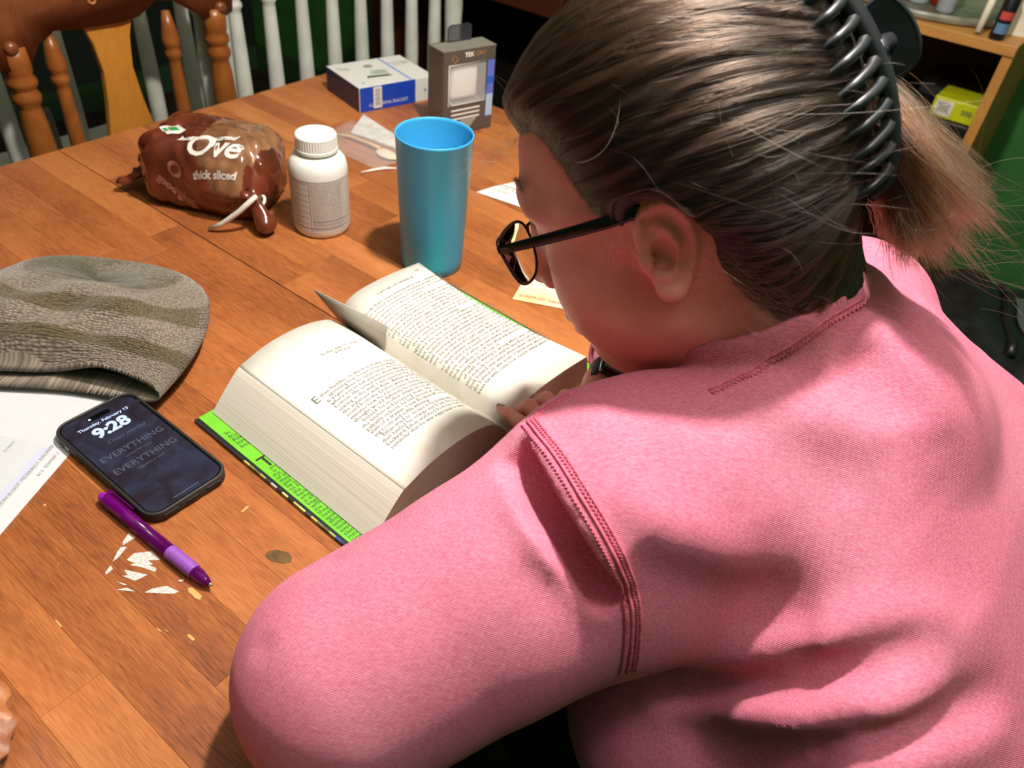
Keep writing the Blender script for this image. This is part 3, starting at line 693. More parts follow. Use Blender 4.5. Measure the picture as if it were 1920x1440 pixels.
lettering('carton_text', 'A', 0.0085, M_clb, bx, TR(0.128, -0.0003, 0.022) @ RX(90) @ RZ(180), align='CENTER', offset=0.0004)
lettering('carton_text', 'A', 0.0085, M_clb, bx, TR(0.018, 0.020, BH + 0.0003) @ RZ(180), align='CENTER', offset=0.0004)
lettering('carton_text', 'SOLAR\nLAMP', 0.0075, M_cg, bx, TR(0.018, 0.088, BH + 0.0003) @ RZ(-30), align='CENTER')
polyprism('printed_picture', [(0.035, 0.035), (0.082, 0.030), (0.078, 0.037), (0.040, 0.043)], BH, BH + 0.0003, mat('picture_dark', (66, 76, 60), 0.5), bx)
polyprism('printed_picture', [(0.048, 0.046), (0.080, 0.038), (0.086, 0.058), (0.058, 0.066)], BH, BH + 0.0003, mat('picture_pale', (176, 186, 176), 0.5), bx)
for k in range(4): polyprism('printed_bar', [(0.060 + k * 0.005, 0.046), (0.0615 + k * 0.005, 0.0455), (0.064 + k * 0.005, 0.060), (0.0625 + k * 0.005, 0.0605)], BH + 0.0003, BH + 0.0005, M_cg, bx)
polyprism('printed_picture', [(0.064 + 0.009 * math.cos(a), 0.084 + 0.007 * math.sin(a)) for a in np.linspace(0, 6.28, 14)[:-1]], BH, BH + 0.0003, mat('picture_mid', (140, 142, 138), 0.5), bx)
lettering('carton_text', 'keep dry and store\nin a cool place\naway from sun', 0.0055, M_cg, bx, TR(0.124, 0.082, BH + 0.0003) @ RZ(0), align='CENTER')

# ------------------------------------------------------------------ charger in a clear retail pack
pk = empty('charger_pack', (-0.1560, 1.2120, 0), math.atan2(0.066, 0.075))
tag(pk, 'clear and grey hanging retail pack holding a white charger', 'package')
M_pg = mat('pack_grey', (86, 80, 74), 0.25); M_clear = mat('clear_plastic', (235, 238, 240), 0.06, alpha=0.22); M_wc = mat('charger_white', (232, 232, 230), 0.4)
M_smoke = mat('smoked_plastic', (60, 62, 66), 0.15, alpha=0.55)
QW, QD, QH = 0.099, 0.041, 0.133
box('back_card', (QW / 2, QD - 0.001, QH / 2), (QW, 0.002, QH), M_pg, pk)
box('top_panel', (QW / 2, QD / 2, QH - 0.0006), (QW, QD, 0.0012), mat('pack_top', (128, 124, 116), 0.3), pk)
box('side_panel', (0.0006, QD / 2, QH / 2), (0.0012, QD - 0.003, QH - 0.002), M_pg, pk); box('side_panel', (QW - 0.0006, QD / 2, QH / 2), (0.0012, QD - 0.003, QH - 0.002), M_pg, pk)
box('base_panel', (QW / 2, QD / 2, 0.0008), (QW - 0.003, QD - 0.003, 0.0012), M_pg, pk)
# front: printed grey card with a window
wx0, wx1, wz0, wz1 = 0.010, 0.082, 0.048, 0.112
for c, d in (((QW / 2, 0.0006, (QH + wz1) / 2), (QW - 0.0024, 0.0012, QH - wz1 - 0.0012)), ((wx0 / 2 + 0.0006, 0.0006, (wz0 + wz1) / 2), (wx0 - 0.0012, 0.0012, wz1 - wz0)),
             (((wx1 + QW) / 2, 0.0006, (wz0 + wz1) / 2), (QW - wx1 - 0.0012, 0.0012, wz1 - wz0)), ((QW / 2, 0.0006, wz0 / 2 + 0.0007), (QW - 0.0024, 0.0012, wz0 - 0.0014))):
    box('front_card', c, d, M_pg, pk)
box('window_film', ((wx0 + wx1) / 2, 0.0004, (wz0 + wz1) / 2), (wx1 - wx0, 0.0004, wz1 - wz0), M_clear, pk)
fr_ = [(wx0 + 0.001, wz1 - 0.001), (wx0 + 0.001, wz0 + 0.008), (wx0 + 0.008, wz0 + 0.001), (wx1 - 0.001, wz0 + 0.001), (wx1 - 0.001, wz1 - 0.001)]
tube('window_rim', [(x, -0.0004, z) for x, z in fr_], 0.0009, mat('rim_silver', (210, 210, 208), 0.3), pk, closed=True)
box('tray', ((wx0 + wx1) / 2, QD / 2 + 0.002, wz0 - 0.001), (wx1 - wx0, QD - 0.008, 0.002), mat('tray_grey', (120, 126, 130), 0.4), pk)
chg = box('charger', ((wx0 + wx1) / 2 + 0.0, 0.021, wz0 + 0.031), (0.050, 0.030, 0.050), M_wc, None, 0.006, 4, True); chg.parent = pk
box('side_strip', (0.0905, -0.0002, 0.066), (0.0125, 0.0004, 0.090), mat('strip_blue', (96, 112, 210), 0.4), pk)
box('side_strip', (0.0905, -0.0005, 0.080), (0.0125, 0.0003, 0.012), mat('strip_bright', (40, 96, 200), 0.4), pk)
box('side_strip', (0.0905, -0.0005, 0.040), (0.0125, 0.0003, 0.035), mat('strip_pale', (170, 196, 226), 0.4), pk)
M_pt2 = mat('pack_print', (226, 224, 220), 0.5); M_pt3 = mat('pack_copper', (168, 122, 84), 0.4)
lettering('pack_text', 'TEK', 0.0095, M_pt2, pk, TR(0.040, -0.0002, 0.121) @ RX(90), offset=0.0003)
lettering('pack_text', 'ORY', 0.0095, M_pt3, pk, TR(0.060, -0.0002, 0.121) @ RX(90), offset=0.0001)
tube('pack_emblem', [(0.021, -0.0002, 0.1255), (0.027, -0.0002, 0.1195), (0.021, -0.0002, 0.1135), (0.015, -0.0002, 0.1195)], 0.0007, M_pt3, pk, closed=True)
for k, z in enumerate((0.040, 0.033, 0.026)): box('text_bar', (0.045, -0.0002, z), (0.055, 0.0004, 0.0026), M_pt2, pk)
polyprism('pack_graphic', [(0, 0), (0.03, 0), (0.05, 0.022), (0.02, 0.022)], 0, 0.0004, mat('pack_light', (156, 152, 146), 0.4), pk).matrix_local = TR(0.018, -0.0001, 0.002) @ RX(90)
hk = polyprism('hang_tab', rrect(0.044, 0.028, 0.007, 6), -0.0006, 0.0006, M_smoke, pk); hk.matrix_local = TR(QW * 0.53, QD - 0.006, QH + 0.011) @ RX(90)
hk2 = tube('hang_tab_rim', [(x, 0, y) for x, y in rrect(0.043, 0.027, 0.007, 5)], 0.0012, M_smoke, pk, closed=True); hk2.location = (QW * 0.53, QD - 0.006, QH + 0.011)

# ------------------------------------------------------------------ cutlery packet, wrapper sliver, receipt, voucher
M_film = mat('crinkled_film', (240, 240, 240), 0.08, alpha=0.20)
M_nap = add_noise_color(mat('paper_napkin', (206, 202, 198), 0.9), (196, 191, 186), (216, 213, 210), scale=90); M_stick = mat('wooden_stick', (206, 172, 128), 0.7)
cut = empty('cutlery_packet', (-0.262, 1.165, 0), 0)
tag(cut, 'crinkled clear packet with napkin and wooden spoon behind the tumbler', 'packet')
def lump(name, nx, ny, sx, sy, h, seed, material, parent, mtx, fold=2):
    rg = np.random.default_rng(seed); V = []
    ph = rg.uniform(0, 6, (7, 3)); 
    for i in range(nx):
        for j in range(ny):
            x = (i / (nx - 1) - .5); y = (j / (ny - 1) - .5)
            z = sum(abs(math.sin(ph[k][0] + x * (4 + 3 * k) * math.cos(ph[k][1]) + y * (4 + 3 * k) * math.sin(ph[k][1]))) / (1 + k * .8) for k in range(5)) * h * 0.3
            e = (1 - abs(2 * x) ** 4) * (1 - abs(2 * y) ** 4)
            V.append((x * sx + math.sin(ph[5][0] + y * 9) * 0.003, y * sy + math.sin(ph[6][0] + x * 9) * 0.003, 0.0006 + max(0, z) * e + h * 0.15 * e))
    o = pydata(name, V, grid_faces(nx, ny), material, parent, False); o.matrix_local = mtx; return o
lump('film', 26, 22, 0.145, 0.115, 0.020, 4, M_film, cut, TR(-0.004, -0.006, 0.0) @ RZ(-25))
nap = polyprism('napkin', [(-0.034, 0.022), (-0.030, 0.096), (0.052, 0.012), (0.050, -0.020)], 0.0008, 0.0045, M_nap, cut)
tube('spoon_handle', [(-0.062, 0.012, 0.0030), (-0.030, 0.003, 0.0052), (0.000, -0.015, 0.0064), (0.022, -0.030, 0.0062)], [0.0022, 0.0024, 0.0026, 0.0034], M_stick, cut)
lathe('spoon_bowl', [(0.0001, -0.022), (0.010, -0.016), (0.0125, 0.0), (0.009, 0.014), (0.0001, 0.022)], mat('spoon_pale', (214, 200, 176), 0.7), cut, n=18, cap=False, mtx=TR(0.036, -0.044, 0.0045) @ RZ(-40) @ Matrix.Diagonal((1, 1, 0.25, 1)) @ RY(90))
sliver = tube('plastic_sliver', [(-0.252, 1.058, 0.0015), (-0.236, 1.069, 0.0022), (-0.221, 1.078, 0.0025), (-0.203, 1.084, 0.0015)], [0.0010, 0.0022, 0.0024, 0.0014], mat('sliver_white', (222, 216, 212), 0.4))
tag(sliver, 'thin curl of torn white plastic on the table left of the tumbler', 'scrap')
M_rec = mat('receipt_white', (228, 230, 228), 0.7); M_recink = mat('receipt_ink', (120, 122, 120), 0.8)
rec = empty('receipt', (-0.081, 1.038, 0), math.atan2(-0.026, 0.057))
tag(rec, 'white paper slip with dark printing between tumbler and forehead', 'paper slip')
polyprism('slip', [(0, 0), (0.15, 0.0), (0.15, 0.12), (0.062, 0.125), (0.012, 0.032)], 0.0004, 0.0011, M_rec, rec)
lettering('slip_text', 'THE REAL\nDEAL', 0.011, M_recink, rec, TR(0.014, 0.030, 0.00115) @ RZ(2), shear=0.2)
box('slip_rule', (0.032, 0.042, 0.00118), (0.03, 0.0022, 0.0002), M_recink, rec)
M_vy = add_noise_color(mat('voucher_yellow', (238, 226, 160), 0.5), (236, 214, 130), (244, 240, 206), scale=25); M_vr = mat('voucher_red', (206, 92, 92), 0.6); M_vg = mat('voucher_grey', (190, 186, 196), 0.6)
vo = empty('voucher', (-0.0105, 0.7775, 0), math.atan2(-0.007, 0.05))
tag(vo, 'folded pale yellow printed leaflet lying beside the far book edge', 'leaflet')
V = [(0, 0, .0006), (0.11, 0, .0006), (0.005, 0.036, .004), (0.115, 0.036, .004), (0.006, 0.040, .0012), (0.116, 0.040, .0012), (0.024, 0.078, .005), (0.13, 0.078, .005)]
o = pydata('leaflet', V, [(0, 1, 3, 2), (2, 3, 5, 4), (4, 5, 7, 6)], M_vy, vo, False); md = o.modifiers.new('s', 'SOLIDIFY'); md.thickness = 0.0004; md.offset = 1
TL_ = TR(0.006, 0.0066, 0.0018) @ RX(5.4)
lettering('leaflet_text', 'SURPRISE! Inside', 0.0075, M_vr, vo, TL_, offset=0.0002, shear=-0.1)
lettering('leaflet_text', 'limited offer today only', 0.0042, M_vg, vo, TR(0.013, 0.0170, 0.0029) @ RX(5.4), offset=0.0002)
lettering('leaflet_text', 'O  O', 0.011, M_vr, vo, TR(0.022, 0.050, 0.0030) @ RX(6), offset=0.0006)

# ------------------------------------------------------------------ cut-glass tumbler at the near corner
M_cut = mat('cut_glass', (236, 232, 238), 0.04, trans=1.0, ior=1.48)
gl = empty('drinking_glass', (-0.3245, 0.206, 0)); tag(gl, 'clear swirled drinking glass at the near left table corner', 'glass')
NA, NZ = 72, 30; V = []
prof = [(0.026, 0.0), (0.034, 0.003), (0.0375, 0.012), (0.0395, 0.03), (0.039, 0.05), (0.037, 0.07), (0.0375, 0.092)]
zz = np.linspace(0, 0.092, NZ); rr = np.interp(zz, [p[1] for p in prof], [p[0] for p in prof])
for r_, z in zip(rr, zz):
    for k in range(NA):
        a = 2 * math.pi * k / NA; r2 = r_ + 0.0022 * math.sin(13 * a + z * 120) * min(1, z / 0.01) * min(1, (0.092 - z) / 0.02); V.append((r2 * math.cos(a), r2 * math.sin(a), z))
for r_, z in zip(rr[::-1], zz[::-1]):
    for k in range(NA):
        a = 2 * math.pi * k / NA; V.append(((r_ - 0.003) * math.cos(a), (r_ - 0.003) * math.sin(a), max(z, 0.007)))
Fc = grid_faces(2 * NZ, NA, False, True); Fc.append(tuple(reversed(range(NA)))); Fc.append(tuple(range((2 * NZ - 1) * NA, 2 * NZ * NA)))
pydata('glass_body', V, Fc, M_cut, gl)
# ------------------------------------------------------------------ implicit-surface modelling (numpy)
def v3(*a): return np.array(a, dtype=np.float32)
def grid(lo, hi, h):
    ax = [np.arange(lo[i], hi[i] + h, h, dtype=np.float32) for i in range(3)]
    return np.stack(np.meshgrid(*ax, indexing='ij'), -1)
def smin(a, b, k):
    hh = np.clip(0.5 + 0.5 * (b - a) / k, 0, 1); return b * (1 - hh) + a * hh - k * hh * (1 - hh)
def smax(a, b, k): return -smin(-a, -b, k)
def sd_sphere(p, c, r): return np.sqrt(((p - v3(*c)) ** 2).sum(-1)) - r
def sd_ell(p, c, r):
    q = (p - v3(*c)) / v3(*r); k0 = np.sqrt((q ** 2).sum(-1)); k1 = np.sqrt(((q / v3(*r)) ** 2).sum(-1)); return k0 * (k0 - 1) / np.maximum(k1, 1e-6)
def seg_t(p, a, b):
    a = v3(*a); b = v3(*b); ab = b - a; t = np.clip(((p - a) @ ab) / float(ab @ ab), 0, 1); return t, np.sqrt(((p - a - t[..., None] * ab) ** 2).sum(-1))
def sd_cone(p, a, b, ra, rb):
    t, d = seg_t(p, a, b); return d - (ra + (rb - ra) * t)
def d_poly(p, pts):
    """distance to a polyline and the 0..1 position along it"""
    best = None; n = len(pts) - 1; pos = None
    for i in range(n):
        t, d = seg_t(p, pts[i], pts[i + 1]); u = (i + t) / n
        if best is None: best, pos = d, u
        else:
            mk = d < best; best = np.where(mk, d, best); pos = np.where(mk, u, pos)
    return best, pos
def fold(p, pts, amp, rad, pw=2):
    """gaussian groove (amp > 0) or ridge (amp < 0) along a polyline; evaluated only near it"""
    pts = np.asarray(pts, np.float32); out = np.zeros(p.shape[:-1], np.float32)
    lo = pts.min(0) - 3 * rad; hi = pts.max(0) + 3 * rad
    mk = ((p > lo) & (p < hi)).all(-1)
    if not mk.any(): return out
    q = p[mk]; d, u = d_poly(q, pts)
    w_ = np.maximum(np.sin(np.pi * np.clip(u, 0.0, 1.0)), 0) ** 0.7
    out[mk] = amp * np.exp(-(d / rad) ** pw) * w_
    return out
def surface_nets(fld, lo, h, relax=0):
    s = fld < 0; nx, ny, nz = fld.shape
    c = [s[i:nx - 1 + i, j:ny - 1 + j, k:nz - 1 + k] for i in (0, 1) for j in (0, 1) for k in (0, 1)]
    tot = sum(x.astype(np.uint8) for x in c); act = (tot > 0) & (tot < 8)
    idx = np.argwhere(act); n = len(idx)
    offs = np.array([(i, j, k) for i in (0, 1) for j in (0, 1) for k in (0, 1)])
    val = np.stack([fld[idx[:, 0] + o[0], idx[:, 1] + o[1], idx[:, 2] + o[2]] for o in offs], 1)
    acc = np.zeros((n, 3)); cnt = np.zeros(n)
    for a in range(8):
        for b in range(a + 1, 8):
            if np.abs(offs[a] - offs[b]).sum() != 1: continue
            va, vb = val[:, a], val[:, b]; mk = (va < 0) != (vb < 0)
            t = np.where(mk, va / np.where(mk, va - vb, 1), 0)
            acc += np.where(mk[:, None], offs[a] + t[:, None] * (offs[b] - offs[a]), 0); cnt += mk
    V = (idx + acc / cnt[:, None]) * h + np.asarray(lo)
    vid = -np.ones(act.shape, np.int64); vid[act] = np.arange(n)
    Fs = []
    for ax in range(3):
        sl0 = [slice(1, -1)] * 3; sl1 = [slice(1, -1)] * 3
        sl0[ax] = slice(0, -1); sl1[ax] = slice(1, None)
        A = s[tuple(sl0)]; Bb = s[tuple(sl1)]
        e = np.argwhere(A != Bb); inside = A[A != Bb]
        o = np.array([1, 1, 1]); o[ax] = 0; e = e + o
        u, w_ = (ax + 1) % 3, (ax + 2) % 3
        def cell(du, dw):
            q = e.copy(); q[:, u] += du; q[:, w_] += dw; return vid[q[:, 0], q[:, 1], q[:, 2]]
        quad = np.stack([cell(-1, -1), cell(0, -1), cell(0, 0), cell(-1, 0)], 1)
        quad[~inside] = quad[~inside][:, ::-1]; Fs.append(quad)
    Fc = np.concatenate(Fs); Fc = Fc[(Fc >= 0).all(1)]
    for _ in range(relax):
        S = np.zeros_like(V); K = np.zeros(len(V))
        for i in range(4):
            a, b = Fc[:, i], Fc[:, (i + 1) % 4]
            np.add.at(S, a, V[b]); np.add.at(K, a, 1); np.add.at(S, b, V[a]); np.add.at(K, b, 1)
        V = V * 0.5 + 0.5 * S / np.maximum(K, 1)[:, None]
    return V, Fc
def quad_mesh(name, V, Fc):
    me = bpy.data.meshes.new(name)
    me.vertices.add(len(V)); me.vertices.foreach_set('co', np.asarray(V, np.float32).ravel())
    me.loops.add(len(Fc) * 4); me.loops.foreach_set('vertex_index', np.asarray(Fc, np.int32).ravel())
    me.polygons.add(len(Fc)); me.polygons.foreach_set('loop_start', np.arange(0, len(Fc) * 4, 4, dtype=np.int32))
    me.update(calc_edges=True); me.polygons.foreach_set('use_smooth', np.ones(len(Fc), bool)); return me
def sdf_mesh(name, fn, lo, hi, h, relax=1):
    g = grid(lo, hi, h); V, Fc = surface_nets(fn(g), lo, h, relax); return V, Fc
def sdf_grad(fn, p, e=0.0008):
    p = np.asarray(p, np.float32); g = np.stack([fn(p + v3(*d)) - fn(p - v3(*d)) for d in ((e, 0, 0), (0, e, 0), (0, 0, e))], -1)
    return g / np.maximum(np.linalg.norm(g, axis=-1, keepdims=True), 1e-9)
def to_surface(fn, p, off=0.0, it=4):
    p = np.asarray(p, np.float32)
    for _ in range(it): p = p - (fn(p) - off)[..., None] * sdf_grad(fn, p)
    return p
# ------------------------------------------------------------------ sliced loaf in a printed bag
bread = empty('bread_bag', (-0.428, 0.948, 0.0), R(-9))
tag(bread, 'bread loaf in a shiny brown printed plastic bag beside the pill bottle', 'bread')
GX, GY, GZ = 0.096, -0.060, 0.040                     # where the bag is gathered
_rb = np.random.default_rng(21)
_cr = []
for k in range(16):
    a = R(95 + 165 * k / 15 + _rb.uniform(-4, 4)); ln_ = _rb.uniform(0.07, 0.15)
    e = np.array([GX + math.cos(a) * ln_ * 0.9, GY + 0.035 * math.sin(a * 1.3) + 0.02, GZ + math.sin(a) * ln_ * 0.55])
    _cr.append((np.array([[GX, GY, GZ], (np.array([GX, GY, GZ]) + e) / 2 + _rb.normal(0, 0.004, 3), e]), _rb.choice([0.006, -0.006, 0.008]), _rb.uniform(0.004, 0.007)))
for k in range(26):
    c = np.array([_rb.uniform(-0.10, 0.07), _rb.uniform(-0.05, 0.04), _rb.uniform(0.02, 0.10)]); dv = _rb.normal(0, 1, 3); dv /= np.linalg.norm(dv)
    _cr.append((np.array([c - dv * 0.03, c + _rb.normal(0, 0.006, 3), c + dv * 0.03]), _rb.choice([0.007, -0.006]), _rb.uniform(0.005, 0.009)))
def bag_sdf(p):
    q = np.abs(p - v3(0.010, 0.0, 0.046)) - v3(0.054, 0.032, 0.022)
    d = np.sqrt((np.maximum(q, 0) ** 2).sum(-1)) + np.minimum(q.max(-1), 0) - 0.026
    d = smin(d, sd_ell(p, (0.045, -0.012, 0.052), (0.062, 0.052, 0.046)), 0.02)
    d = smin(d, sd_cone(p, (0.060, -0.030, 0.042), (GX, GY, GZ), 0.036, 0.006), 0.018)       # drawn in to the tie
    d = smin(d, sd_cone(p, (GX, GY, GZ), (GX + 0.016, GY - 0.010, 0.016), 0.006, 0.013), 0.006)   # bag tail
    d = smin(d, sd_ell(p, (-0.068, 0.006, 0.040), (0.030, 0.034, 0.012)), 0.02)                # sealed end
    for pts, a, r in _cr: d = d + fold(p, pts, a, r)
    d = d + 0.0014 * np.sin(p[..., 0] * 150 + 4 * np.sin(p[..., 1] * 90)) * np.sin(p[..., 2] * 130 + 3 * np.sin(p[..., 0] * 70))
    return smax(d, -(p[..., 2] - 0.0008), 0.003)
V, Fc = sdf_mesh('bag', bag_sdf, (-0.145, -0.10, -0.004), (0.135, 0.075, 0.115), 0.0026, 1)
me = quad_mesh('bag_film', V, Fc)
M_bag = mat('bag_brown_film', (98, 44, 26), 0.16); N, L, B = nodes(M_bag); B.inputs['Specular IOR Level'].default_value = 0.8
tc = N.new('ShaderNodeTexCoord'); nz = N.new('ShaderNodeTexNoise'); nz.inputs['Scale'].default_value = 18; L.new(tc.outputs['Object'], nz.inputs['Vector'])
cr = N.new('ShaderNodeValToRGB'); cr.color_ramp.elements[0].position = 0.35; cr.color_ramp.elements[0].color = srgb(74, 32, 22); cr.color_ramp.elements[1].position = 0.65; cr.color_ramp.elements[1].color = srgb(112, 52, 32)
L.new(nz.outputs['Fac'], cr.inputs[0]); L.new(cr.outputs[0], B.inputs['Base Color'])
M_bwin = add_noise_color(mat('bag_clear_window', (120, 82, 58), 0.12), (96, 62, 42), (146, 104, 74), scale=40)
me.materials.append(M_bag); me.materials.append(M_bwin)
co = mesh_np(me); 
cen = np.array([co[list(p.vertices)].mean(0) for p in me.polygons])
win = (cen[:, 2] > 0.034) & (cen[:, 0] > 0.012 + 0.55 * np.maximum(0, 0.085 - cen[:, 2]) - 0.15 * cen[:, 1]) & (cen[:, 0] < 0.10) & (cen[:, 1] < 0.040) & (cen[:, 0] - cen[:, 1] * 0.2 < 0.094)
me.polygons.foreach_set('material_index', win.astype(np.int32))
link('bag_film', me, None, bread)
M_bw = mat('bag_white_print', (216, 212, 206), 0.25); M_bs = mat('bag_pale_print', (150, 96, 82), 0.25); M_bgr = mat('bag_green_print', (40, 150, 74), 0.3)
def on_bag(name, body, size, x, y, rot, material, offset=0.0, shear=0.0, plane='top', space=1.0, z=None):
    t = text_mesh(body, size, res=3, offset=offset, shear=shear, space=space, align='CENTER'); bm = bmesh.new(); bm.from_mesh(t)
    bmesh.ops.subdivide_edges(bm, edges=[e for e in bm.edges if e.calc_length() > 0.003], cuts=2); bm.to_mesh(t); bm.free()
    c2 = mesh_np(t); ca, sa = math.cos(rot), math.sin(rot)
    X = x + c2[:, 0] * ca - c2[:, 1] * sa; Y = y + c2[:, 0] * sa + c2[:, 1] * ca
    # drop onto the film from above / from the front
    n = len(X)
    if plane == 'slant':
        P = np.stack([X, -0.11 + Y * 0.62, 0.13 + Y * 0.78], 1); dv = v3(0, 0.78, -0.62)
    elif plane == 'top':
        P = np.stack([X, Y, np.full(n, 0.14)], 1); dv = v3(0, 0, -1)
    else:
        P = np.stack([X, np.full(n, -0.12), Y], 1); dv = v3(0, 1, 0)
    P = P.astype(np.float32)
    for _ in range(60): P = P + dv * np.clip(bag_sdf(P) - 0.0006, -0.01, 0.02)[:, None] * 0.8
    bad = bag_sdf(P) > 0.003; set_np(t, P)
    bm = bmesh.new(); bm.from_mesh(t); bm.verts.ensure_lookup_table(); bmesh.ops.delete(bm, geom=[bm.verts[i] for i in np.flatnonzero(bad)], context='VERTS'); bm.to_mesh(t); bm.free()
    return link(name, t, material, bread, False)
on_bag('bag_lettering', 'Ove', 0.040, 0.040, 0.000, R(6), M_bw, offset=0.0009, shear=0.25, plane='slant')
on_bag('bag_lettering', 'honey wheatbread', 0.010, 0.026, 0.020, R(10), M_bw, offset=0.0005, shear=0.2, plane='slant')
on_bag('bag_lettering', 'thick sliced', 0.013, 0.046, -0.026, R(8), M_bw, offset=0.0005, shear=0.3, plane='slant')
on_bag('bag_lettering', 'O', 0.024, -0.012, -0.030, R(-20), M_bs, offset=0.0010, plane='slant')
on_bag('bag_lettering', 'good grain', 0.013, -0.014, -0.050, R(-30), M_bs, offset=0.0008, plane='slant')
on_bag('bag_lettering', 'whole slices', 0.012, 0.010, -0.064, R(-36), M_bs, offset=0.0008, plane='slant')
def patch(name, pts, material, lift=0.0008):
    bm = bmesh.new(); f = bm.faces.new([bm.verts.new((x, y, 0.14)) for x, y in pts]); bmesh.ops.subdivide_edges(bm, edges=bm.edges, cuts=6, use_grid_fill=True); bmesh.ops.triangulate(bm, faces=bm.faces)
    t = bpy.data.meshes.new(name); bm.to_mesh(t); bm.free(); P = mesh_np(t).astype(np.float32)
    for _ in range(60): P = P + v3(0, 0, -1) * np.clip(bag_sdf(P) - lift, -0.01, 0.02)[:, None] * 0.8
    set_np(t, P); return link(name, t, material, bread)
patch('grain_badge', [(-0.046, -0.022), (-0.026, -0.036), (-0.010, -0.018), (-0.030, -0.004)], M_bw)
patch('badge_leaf', [(-0.036, -0.019), (-0.027, -0.025), (-0.019, -0.019), (-0.028, -0.013)], M_bgr, 0.0013)
patch('badge_leaf', [(-0.040, -0.024), (-0.034, -0.028), (-0.030, -0.025), (-0.036, -0.021)], M_bgr, 0.0013)
tie = tube('bag_tie', [(GX + 0.006, GY - 0.006, GZ + 0.010), (GX + 0.002, GY - 0.014, GZ + 0.006), (GX - 0.012, GY - 0.020, GZ - 0.008), (GX - 0.034, GY - 0.026, GZ - 0.026), (GX - 0.052, GY - 0.028, 0.004)], [0.0030, 0.0036, 0.0034, 0.0032, 0.0026], M_bw, bread, 8)
tube('tie_loop', [(GX + 0.010 * math.cos(a), GY + 0.004 + 0.008 * math.sin(a), GZ - 0.002 + 0.004 * math.sin(a * 2)) for a in np.linspace(0, 2 * math.pi, 16)[:-1]], 0.0022, M_bw, bread, 6, True)

V = []
for i in range(12):
    for j in range(10):
        x = -0.064 - 0.048 * i / 11; y = -0.034 + 0.062 * j / 9 * (1 + 0.2 * i / 11); V.append((x, y - 0.01 * i / 11, 0.034 - 0.020 * i / 11 + 0.005 * math.sin(j * 1.3 + i * 0.6) + 0.003 * math.sin(j * 2.9)))
o = pydata('bag_end', V, grid_faces(12, 10), M_bag, bread); md = o.modifiers.new('s', 'SOLIDIFY'); md.thickness = 0.0006
# ------------------------------------------------------------------ the reader: shapes in body coordinates (t, s, z)
NECK0 = (0.4892, 0.0513, 0.1806)     # inside the base of the neck
PELV = (0.517, -0.2613, -0.175)
_sp = np.array(PELV) - np.array(NECK0); SPL = float(np.linalg.norm(_sp)); SPD = _sp / SPL
SPB = np.cross(SPD, (1, 0, 0)); SPB = SPB / np.linalg.norm(SPB) * np.sign(np.cross(SPD, (1, 0, 0))[2])   # points out of the back
_w, _d, _f = 1.187, 0.8597, 1.4
TORSO = np.array([  # position down the spine, half width, back depth, front depth
    (-0.10, 0.060, 0.055, 0.055), (0.0, 0.088, 0.066, 0.066), (0.10, 0.140, 0.082, 0.085), (0.22, 0.172, 0.092, 0.105), (0.40, 0.182, 0.098, 0.118), (0.60, 0.182, 0.102, 0.122), (0.80, 0.186, 0.108, 0.122), (1.0, 0.196, 0.112, 0.12)])
TORSO[1:, 1] *= 1 + (_w - 1) * np.clip(TORSO[1:, 0] / 0.15, 0.3, 1); TORSO[:, 2:] *= _d; TORSO[2:, 3] *= _f
L_SH, L_EL, L_WR = (0.3411, 0.1273, 0.1199), (0.1663, 0.2084, 0.0582), (0.405, 0.182, 0.036)
R_SH, R_EL, R_WR = (0.6609, 0.0979, 0.1353), (0.760, 0.190, 0.048), (0.548, 0.250, 0.068)
def torso_sdf(p):
    q = p - v3(*NECK0); hh = q @ v3(*SPD); u = q[..., 0] - hh * SPD[0]; v = q @ v3(*SPB)
    t = np.clip(hh / SPL, -0.1, 1.0)
    w_ = np.interp(t, TORSO[:, 0], TORSO[:, 1]); b = np.interp(t, TORSO[:, 0], TORSO[:, 2]); f = np.interp(t, TORSO[:, 0], TORSO[:, 3])
    dpt = np.where(v > 0, b, f)
    end = np.maximum(np.abs(hh / SPL - 0.45) - 0.55, 0) * SPL / 0.05
    k = (np.abs(u / w_) ** 2.5 + np.abs(v / dpt) ** 2.5 + end ** 2.5) ** (1 / 2.5)
    return ((k - 1) * np.minimum(w_, dpt) * 0.9).astype(np.float32)
def arm_sdf(p, sh, el, wr, r):
    mid = tuple(np.array(sh) * 0.5 + np.array(el) * 0.5)
    a = smin(sd_cone(p, sh, mid, r[0], r[1]), sd_cone(p, mid, el, r[1], r[2]), 0.01)
    mf = tuple(np.array(el) * 0.45 + np.array(wr) * 0.55)
    f = smin(sd_cone(p, (el[0], el[1], el[2] - 0.008), mf, r[2] * 0.80, r[3]), sd_cone(p, mf, wr, r[3], r[4]), 0.01)
    return smin(a, f, 0.012)
def base_sweater(p):
    d = torso_sdf(p); nb = (NECK0[0], NECK0[1] - 0.02, NECK0[2] - 0.005)
    d = smin(d, sd_cone(p, nb, L_SH, 0.0631, 0.0956), 0.03)          # shoulder yokes
    d = smin(d, sd_cone(p, nb, R_SH, 0.0631, 0.0750), 0.03)
    la = arm_sdf(p, L_SH, L_EL, L_WR, (0.0662, 0.0771, 0.0746, 0.036, 0.029))
    ra = arm_sdf(p, R_SH, R_EL, R_WR, (0.066, 0.066, 0.050, 0.036, 0.029))
    d = smin(d, la, 0.040); d = smin(d, ra, 0.022)
    return smin(d, sd_ell(p, (NECK0[0] - 0.10, 0.03, -0.06), (0.1325, 0.12, 0.10)), 0.04)
